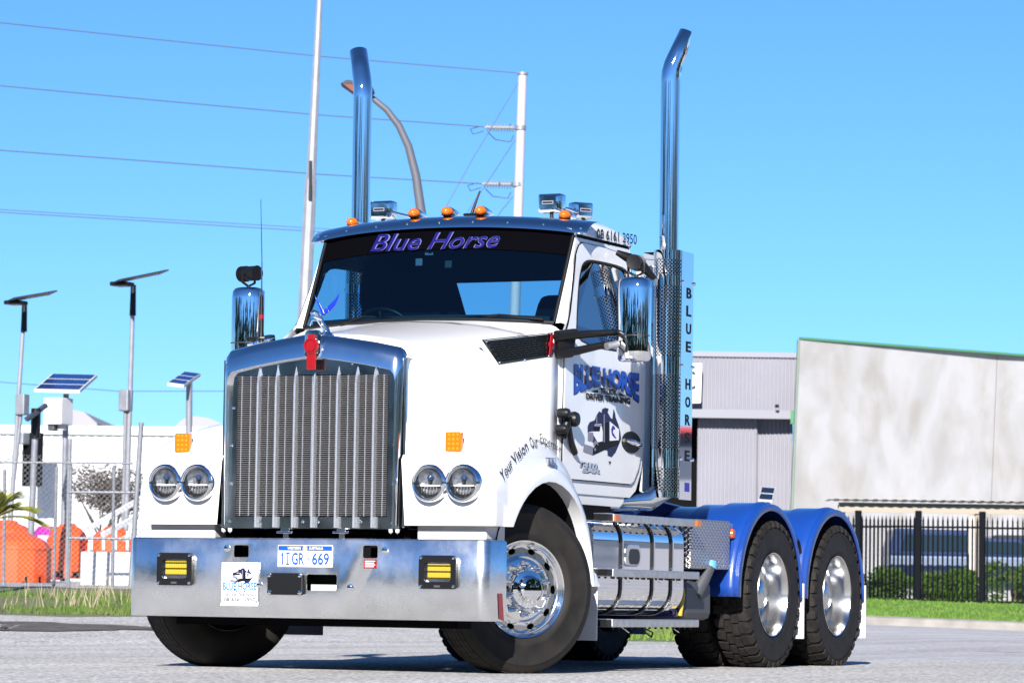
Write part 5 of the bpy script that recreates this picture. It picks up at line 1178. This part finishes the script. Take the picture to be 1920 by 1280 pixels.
p, q = onX(884, 402, -1.25), onX(900, 358, -1.28); o = part(MB().tube([p, p.lerp(q, .5), q], [.012, .008, .006], 8), 'roof_aerial', 'black', smooth=60)
part(MB().box(p-Vector((.05, .05, .012)), p+Vector((.03, .05, .006))), 'aerial_base', 'black', o, bevel=.008)
# ---- exhaust stacks with perforated guards
SX, SY = -2.07, 1.163
def cyl_uv(name, m, parent, cx, cy, r_, z0, z1, a0=0, a1=2*pi, n=40):
    rows = [[Vector((cx+r_*cos(a0+(a1-a0)*k/n), cy+r_*sin(a0+(a1-a0)*k/n), z)) for k in range(n+1)] for z in (z0, z1)]
    mb = MB().grid(rows); me = bpy.data.meshes.new(name); me.from_pydata(mb.v, [], mb.f); uvl = me.uv_layers.new(name='UVMap')
    for lp in me.loops:
        vi = lp.vertex_index; k = vi % (n+1); uvl.data[lp.index].uv = (r_*(a1-a0)*k/n, mb.v[vi][2])
    return link(name, me, m, parent, 180)
def stack(sg):
    cy = sg*SY; back = Vector((-.10, sg*.105, 0))
    path = [Vector((SX, cy, 1.2)), Vector((SX, cy, 2.7)), Vector((SX, cy, 3.0)), Vector((SX, cy, 3.85)), Vector((SX, cy, 3.92)), Vector((SX, cy, 3.94)), Vector((SX-.003, cy+sg*.003, 3.99)), Vector((SX-.013, cy+sg*.013, 4.04)), Vector((SX-.029, cy+sg*.029, 4.09)), Vector((SX-.036, cy+sg*.036, 4.11)), Vector((SX-.090, cy+sg*.088, 4.262))]
    me = MB().tube(path, .066, 32, cap=False).mesh('exhaust_stack'); bm_ = bmesh.new(); bm_.from_mesh(me)
    nrm = Vector((-.80, sg*.42, -.15)).normalized()
    bmesh.ops.bisect_plane(bm_, geom=[g_ for g_ in bm_.verts[:] if g_.co.z > 4.05]+[g_ for g_ in bm_.edges[:]+bm_.faces[:] if all(v_.co.z > 4.05 for v_ in g_.verts)], plane_co=Vector((SX-.060, cy+sg*.060, 4.17)), plane_no=nrm, clear_outer=True)
    bm_.to_mesh(me); bm_.free()
    o = link('exhaust_stack', me, 'chrome', TR, 60, solid=.004)
    part(MB().lathe([(.0, 0), (.058, 0)], 16, T_((SX, cy, 3.9))), 'inner_dark', 'black_matte', o)
    G = part(MB().lathe([(.085, 1.16), (.085, 2.74)], 28, T_((SX, cy, 0))), 'muffler', 'black_matte', smooth=60)
    R_ = .098
    for z0, z1 in ((1.18, 1.34), (1.46, 1.96), (2.08, 2.55), (2.62, 2.73)): cyl_uv('perforated_guard', 'perf', G, SX, cy, R_, z0, z1)
    for z0, z1 in ((1.14, 1.18), (1.34, 1.46), (1.96, 2.08), (2.55, 2.62), (2.73, 2.79)): part(MB().lathe([(R_-.006, z0), (R_+.002, z0), (R_+.002, z1), (R_-.006, z1)], 40, T_((SX, cy, 0))), 'guard_band', 'chrome', G, smooth=40)
    yo = sg*(SY+R_+.004)
    pn = part(MB().box((SX-.195, min(yo, yo-sg*.004), 1.13), (SX+.01, max(yo, yo-sg*.004), 2.785)), 'name_panel', 'chrome', G)
    if sg > 0:
        for k, ch in enumerate('BLUE HORSE'):
            if ch == ' ': continue
            zc = onY(1283, 548+k*33.6+(3 if k > 4 else 0), yo).z; lettering('panel_letter', ch, box_fn((SX-.075, yo+.002, zc-.036), (-.085, 0, 0), (0, 0, .072)), 'print_black', pn, bold=.03)
        part(MB().box((SX-.16, yo+.001, 1.185), (SX-.08, yo+.002, 1.245)), 'flag_sticker', 'print_violet', pn)
    for z in (2.58, 2.02, 1.40):
        for dx in (.0, -.2): part(MB().lathe([(0, .014), (.010, .012), (.013, 0)], 10, T_((SX+dx, yo, z)) @ (AXY if sg > 0 else Matrix.Rotation(pi/2, 4, 'X'))), 'bolt', 'chrome', pn, smooth=50)
    part(MB().box((SX+.03, min(sg*1.0, sg*1.085), 1.15), (SX+.036, max(sg*1.0, sg*1.085), 2.78)), 'inner_panel', 'chrome', G)
    part(MB().tube([(SX, cy, 1.2), (SX+.06, cy-sg*.10, 1.12), (SX+.35, sg*.8, 1.09), (SX+.7, sg*.6, 1.06)], .07, 12), 'exhaust_pipe', 'chrome_soft', smooth=60)
both(stack)
# ---- mirrors
def mirror(sg):
    c = Vector((-.92, sg*1.405, 2.235)); yw = sg*-.12
    T = T_(c) @ Matrix.Rotation(yw, 4, 'Z')
    rows = []
    for z, k in ((-.265, .70), (-.262, .86), (-.245, .96), (-.20, 1), (.20, 1), (.245, .95), (.265, .82), (.272, .6)):
        rows.append([T @ Vector((.095*max(0, sin(a))**.8*k-.02, .112*cos(a)*k, z)) for a in [pi*q/16 for q in range(17)]]+[T @ Vector((-.05, -.105*k, z)), T @ Vector((-.05, .105*k, z))])
    b_ = MB().grid(rows, closed=True); b_.poly(rows[0][::-1]); b_.poly(rows[-1])
    o = part(b_, 'mirror', 'chrome', smooth=50)
    part(MB().box((-.056, -.10, -.25), (-.051, .10, .25), T), 'mirror_glass', 'chrome', o)
    part(MB().grid([[T @ Vector((.0975*max(0, sin(a))**.8-.02, .1145*cos(a), z)) for a in [pi*q/16 for q in range(17)]] for z in (-.105, -.098)]), 'trim_line', 'steel_dark', o, smooth=60)
    return o
both(mirror)
def arm_pts(px, sg):
    out = []
    for u, v, y in px: p = onY(u, v, y); p.y *= sg; out.append(p)
    return out
for sg in (1, -1):
    bl = [Vector((p.x, p.y*sg, p.z)) for p in (onY(1036, 620, 1.03), onY(1072, 616, 1.07), onY(1066, 670, 1.07), onY(1040, 673, 1.03))]
    mb_ = part(MB().prism(bl, (.02, sg*.05, 0)), 'mirror_mount', 'black', bevel=.012)
    part(MB().tube(arm_pts([(1042, 632, 1.06), (1080, 628, 1.14), (1120, 625, 1.22), (1168, 622, 1.31)], sg), [.030, .028, .024, .020], 10), 'mirror_arm', 'black', mb_, smooth=60)
    part(MB().tube(arm_pts([(1044, 662, 1.06), (1080, 658, 1.14), (1120, 649, 1.22), (1168, 641, 1.31)], sg), [.030, .028, .024, .020], 10), 'mirror_arm', 'black', mb_, smooth=60)
    lp = arm_pts([(1137, 649, 1.285), (1158, 644, 1.325)], sg); part(MB().tube([lp[0], lp[1]], [.024, .022], 8), 'repeater_lens', 'alu_dull', mb_, smooth=60)
def spot(c, yaw, L=.15, r_=.055):
    T = T_(c) @ Matrix.Rotation(yaw, 4, 'Z') @ AXX
    o = part(MB().lathe([(0, -L/2), (r_*.75, -L/2), (r_*.85, -L/2+.01), (r_, 0), (r_, L/2-.01), (r_*1.04, L/2), (r_*.9, L/2), (0, L/2-.012)], 24, T), 'spot_lamp', 'black', smooth=40)
    for k in range(4): part(MB().lathe([(r_*.9, 0), (r_*1.08, .002), (r_*1.08, .007), (r_*.9, .009)], 20, T @ T_((0, 0, -L/2+.012+.016*k))), 'cooling_fin', 'black', o)
    R3 = Matrix.Rotation(yaw, 4, 'Z')
    part(MB().tube([c+R3 @ Vector((0, r_*1.15, 0)), c+R3 @ Vector((0, r_*1.1, -.06)), c+R3 @ Vector((0, 0, -.085)), c+R3 @ Vector((0, -r_*1.1, -.06)), c+R3 @ Vector((0, -r_*1.15, 0))], .009, 6), 'bracket', 'black', o)
    part(MB().tube([c+Vector((0, 0, -.08)), c+Vector((0, 0, -.13))], .012, 8), 'mount_bolt', 'black', o)
spot(Vector((-.93, 1.42, 2.60)), .1, .12, .048); spot(Vector((-.93, -1.405, 2.60)), 1.25, .17, .05)
# black deflector arm above the left side window
part(MB().tube([onY(1156, 473, 1.0), onY(1180, 484, 1.08), onY(1206, 500, 1.2), onY(1225, 520, 1.32)], [.018, .034, .034, .02], 8), 'window_deflector', 'black', smooth=60)
part(MB().box((-1.96, 1.0, 2.60), (-1.90, 1.03, 2.70)), 'side_camera', 'white', bevel=.01)
# aerial at the right mirror
p = onX(490, 632, -.75); o = part(MB().tube([p, onX(490, 620, -.75), onX(490.5, 555, -.75)], [.02, .016, .012], 8), 'whip_aerial', 'black', smooth=60)
part(MB().tube([onX(490.5, 556, -.75), onX(491, 490, -.75), onX(489, 374, -.75)], [.005, .004, .003], 6), 'whip', 'chrome_soft', o)
part(MB().lathe([(.017, 0), (.017, .028)], 10, T_(onX(490, 598, -.75))), 'aerial_band', 'red', o)
part(MB().box(onX(490, 634, -.75)-Vector((.03, .10, .015)), onX(490, 634, -.75)+Vector((.03, .06, .01))), 'aerial_base', 'black', o, bevel=.01)
# ---- bonnet ornament: chrome figure with blue wings
B0 = Vector((.62, .02, 2.055)); k = 1.0
orn = part(MB().tube([B0, B0+Vector((.0, -.005, .035)), B0+Vector((.02, -.02, .065)), B0+Vector((.04, -.035, .10)), B0+Vector((.05, -.045, .13)), B0+Vector((.075, -.055, .135)), B0+Vector((.095, -.06, .125))], [.028, .020, .018, .021, .015, .014, .006], 10), 'bonnet_ornament', 'chrome', smooth=60)
part(MB().tube([B0+Vector((.035, -.04, .09)), B0+Vector((.07, -.07, .085)), B0+Vector((.075, -.08, .05))], [.010, .008, .006], 8), 'fore_leg', 'chrome', orn, smooth=60)
part(MB().tube([B0+Vector((.035, -.02, .09)), B0+Vector((.085, -.03, .10)), B0+Vector((.11, -.035, .105))], [.010, .008, .005], 8), 'fore_leg', 'chrome', orn, smooth=60)
part(MB().lathe([(.05, -.03), (.045, .0), (.028, .014), (0, .02)], 16, T_(B0)), 'ornament_base', 'chrome', orn, smooth=60)
M['wing_blue'] = mat('wing_blue', (.01, .03, .42), .2, coat=.5)
def wing(px, x):
    P = [onX(u, v, x) for u, v in px]; return part(MB().prism(P, (.008, 0, 0)), 'wing', 'wing_blue', orn, bevel=.002)
wing([(604, 590), (600, 578), (595, 566), (590, 552), (594, 560), (600, 568), (606, 580), (609, 588)], .60)
wing([(604, 592), (610, 580), (620, 570), (630, 560), (637, 549), (635, 560), (630, 572), (622, 582), (612, 590)], .56)
# ---- door signs
def dpt(u, v, off=.0024): return onY(u, v, DECOR+off)
def arch(tops, bots, off):
    def f(a, b_):
        u = 1077+(1199-1077)*a; vt = lerpk(tops, a); vb = lerpk(bots, a); return dpt(u, vb+(vt-vb)*b_, off)
    return f
tops = ((0, 681), (.25, 684), (.5, 690), (.75, 695), (1, 699)); bots = ((0, 739), (.12, 733), (.25, 727), (.42, 722), (.6, 725), (.75, 732), (.88, 743), (1, 755))
sh_ = lambda q, du, dv: tuple((a, v+dv) for a, v in q)
def arch2(a, b_): f = arch(sh_(tops, 0, 2), sh_(bots, 0, 3), .0010); p = f(a, b_); p.x += .012; return p
lettering('door_name', 'BLUE HORSE', arch2, 'print_navy', DL, bold=.05, spacing=.95)
lettering('door_name', 'BLUE HORSE', arch(tops, bots, .0018), 'print_blue', DL, bold=.045, spacing=.95)
def dq(u0, v0, u1, v1, sl, off=.0024): return lambda a, b_: dpt(u0+(u1-u0)*a, v1+(v0-v1)*b_+sl*a, off)
lettering('door_name', 'TRUCK', dq(1125, 726, 1158, 738, 4, .0015), 'print_black', DL, bold=.05); lettering('door_name', 'DRIVER TRAINING', dq(1099, 736, 1182, 748, 10, .0015), 'print_black', DL, bold=.05)
flat('door_wedge', [(0, 0), (1, 0), (1, 1)], dq(1107, 729, 1122, 735, 1), 'print_black', DL); flat('door_wedge', [(0, 0), (1, 0), (0, 1)], dq(1161, 735, 1174, 742, 1), 'print_black', DL)
flat('door_map', [(0, 1), (.5, .9), (1, 1), (.5, 0)], dq(1141, 864, 1146, 872, 0), 'print_navy', DL)
truck_art(lambda k_: (lambda a, b_: dpt(1040+a/5.335, 660+b_/5.335, .0008+.0004*k_)), DL)
lettering('model_badge', 'T410', dq(1085, 863, 1120, 875, 6, .003), 'louvre', DL, shear=.2, bold=.045); lettering('model_badge', 'SAR', dq(1091, 876, 1125, 885, 3, .003), 'louvre', DL, shear=.2, bold=.045)
lettering('model_badge', 'T410', dq(1086, 864, 1121, 876, 6, .002), 'print_black', DL, shear=.2, bold=.06); lettering('model_badge', 'SAR', dq(1092, 877, 1126, 886, 3, .002), 'print_black', DL, shear=.2, bold=.06)
# ---- fuel tank, steps, tool box, fluid tank
def dsec(y0, y1, z0, z1, r_=.11, n=6):
    out = [(y0, z0), (y0, z1)]
    for cy, cz, a0 in ((y1-r_, z1-r_, 90), (y1-r_, z0+r_, 0)):
        for k in range(n+1): a = radians(a0-90*k/n); out.append((cy+r_*cos(a), cz+r_*sin(a)))
    return out
def tank(sg):
    sec = dsec(.62, 1.185, .37, 1.00, .16, 8)
    o = part(MB().prism([(-.84, sg*y, z) for y, z in sec], (-1.50, 0, 0)), 'fuel_tank', 'chrome', smooth=35)
    for x in (-1.28, -1.80, -2.12):
        s2 = dsec(.60, 1.193, .362, 1.008, .165, 8); inn_ = dsec(.60, 1.186, .369, 1.001, .16, 8)
        part(MB().prism([(x+.022, sg*y, z) for y, z in s2], (-.044, 0, 0)), 'tank_strap', 'black', o)
        part(MB().prism([(x+.004, sg*y, z) for y, z in dsec(.60, 1.198, .358, 1.012, .168, 8)], (-.02, 0, 0)), 'strap_edge', 'chrome_soft', o)
    if sg > 0:
        p = onY(1184, 1040, 1.187); part(MB().prism([(p.x+a, 1.182, p.z+b_) for a, b_ in rrect(.13, .075, .06)], (0, .02, 0)), 'tank_recess', 'chrome_soft', o, bevel=.012)
        part(MB().prism([(p.x-.01+a, 1.2, p.z-.01+b_) for a, b_ in rrect(.09, .05, .045)], (0, .004, 0)), 'recess_cup', 'steel_dark', o)
    for zt_, x1 in ((1.005, -2.44), (.655, -2.44), (.335, -2.44)):
        a = Vector((-1.0, 0, 0)); s_ = part(MB().box((x1, min(sg*1.165, sg*1.262), zt_-.05), (-.985, max(sg*1.165, sg*1.262), zt_)), 'step', 'alu_dull', bevel=.006)
        part(MB().box((-.985, min(sg*1.160, sg*1.255), zt_-.044), (-.90, max(sg*1.160, sg*1.255), zt_-.004)), 'step_end', 'black', s_)
        part(MB().box((-.985, min(sg*1.16, sg*1.258), zt_-.003), (-.895, max(sg*1.16, sg*1.258), zt_+.003)), 'step_lip', 'alu', s_)
        for x in (-1.28, -1.80, -2.12):
            part(MB().tube([(x, sg*1.195, zt_-.05), (x-.10, sg*1.205, zt_-.085)], .004, 6), 'step_stay', 'chrome_soft', s_)
        for q in range(14): part(MB().lathe([(0, -.014), (.009, -.012), (.009, 0)], 8, T_((-1.05-.1*q, sg*1.235, zt_-.05))), 'step_nut', 'steel_dark', s_)
        if zt_ > 1:
            for x in (-1.03, -2.40): part(MB().box((x-.035, min(sg*1.262, sg*1.27), zt_-.044), (x+.035, max(sg*1.262, sg*1.27), zt_-.008)), 'amber_reflector', 'amber', s_)
both(tank)
def toolbox(sg):
    o = part(MB().box((-3.22, min(sg*.70, sg*1.17), .68), (-2.50, max(sg*.70, sg*1.17), 1.015)), 'tool_box', 'treadplate', bevel=.012)
    part(MB().box((-3.34, min(sg*1.08, sg*1.14), .90), (-3.22, max(sg*1.08, sg*1.14), 1.0)), 'lamp_bracket', 'alu_dull', o)
    part(MB().lathe([(0, .02), (.03, .018), (.036, 0)], 16, T_((-3.29, sg*1.15, .93)) @ (AXY if sg > 0 else Matrix.Rotation(pi/2, 4, 'X'))), 'side_lamp', 'amber', o, smooth=50)
both(toolbox)
ft = part(MB().box((-2.98, .72, .33), (-2.46, 1.14, .60)), 'fluid_tank', 'grey_plastic', bevel=.05)
part(MB().tube([(-2.74, 1.10, .50), (-2.80, 1.14, .60), (-2.86, 1.16, .69)], [.055, .045, .04], 12), 'filler_neck', 'grey_plastic', ft, smooth=60)
part(MB().lathe([(.0, .035), (.036, .033), (.042, .0), (.04, -.02)], 16, T_((-2.875, 1.165, .70)) @ Matrix.Rotation(radians(-20), 4, 'Y')), 'filler_cap', mat('cap_blue', (.10, .32, .60), .4), ft, smooth=40)
part(MB().box((-2.45, .5, .35), (-2.36, 1.12, .95)), 'tank_bracket', 'dark_blue', bevel=.02)
part(MB().tube([(-2.40, 1.13, .66), (-2.42, 1.15, .5), (-2.42, 1.13, .36)], .016, 8), 'yellow_hose', mat('hose_yellow', (.45, .33, .05), .5), smooth=60)
part(MB().tube([(-1.6, 1.2, .30), (-1.64, 1.21, .25), (-1.72, 1.22, .22), (-1.74, 1.22, .25), (-1.66, 1.21, .27)], .006, 6), 'loop_cord', 'black', smooth=60)
part(MB().box((-1.3, .55, .95), (-.8, 1.1, 1.06)), 'tank_top_step', 'black_matte')
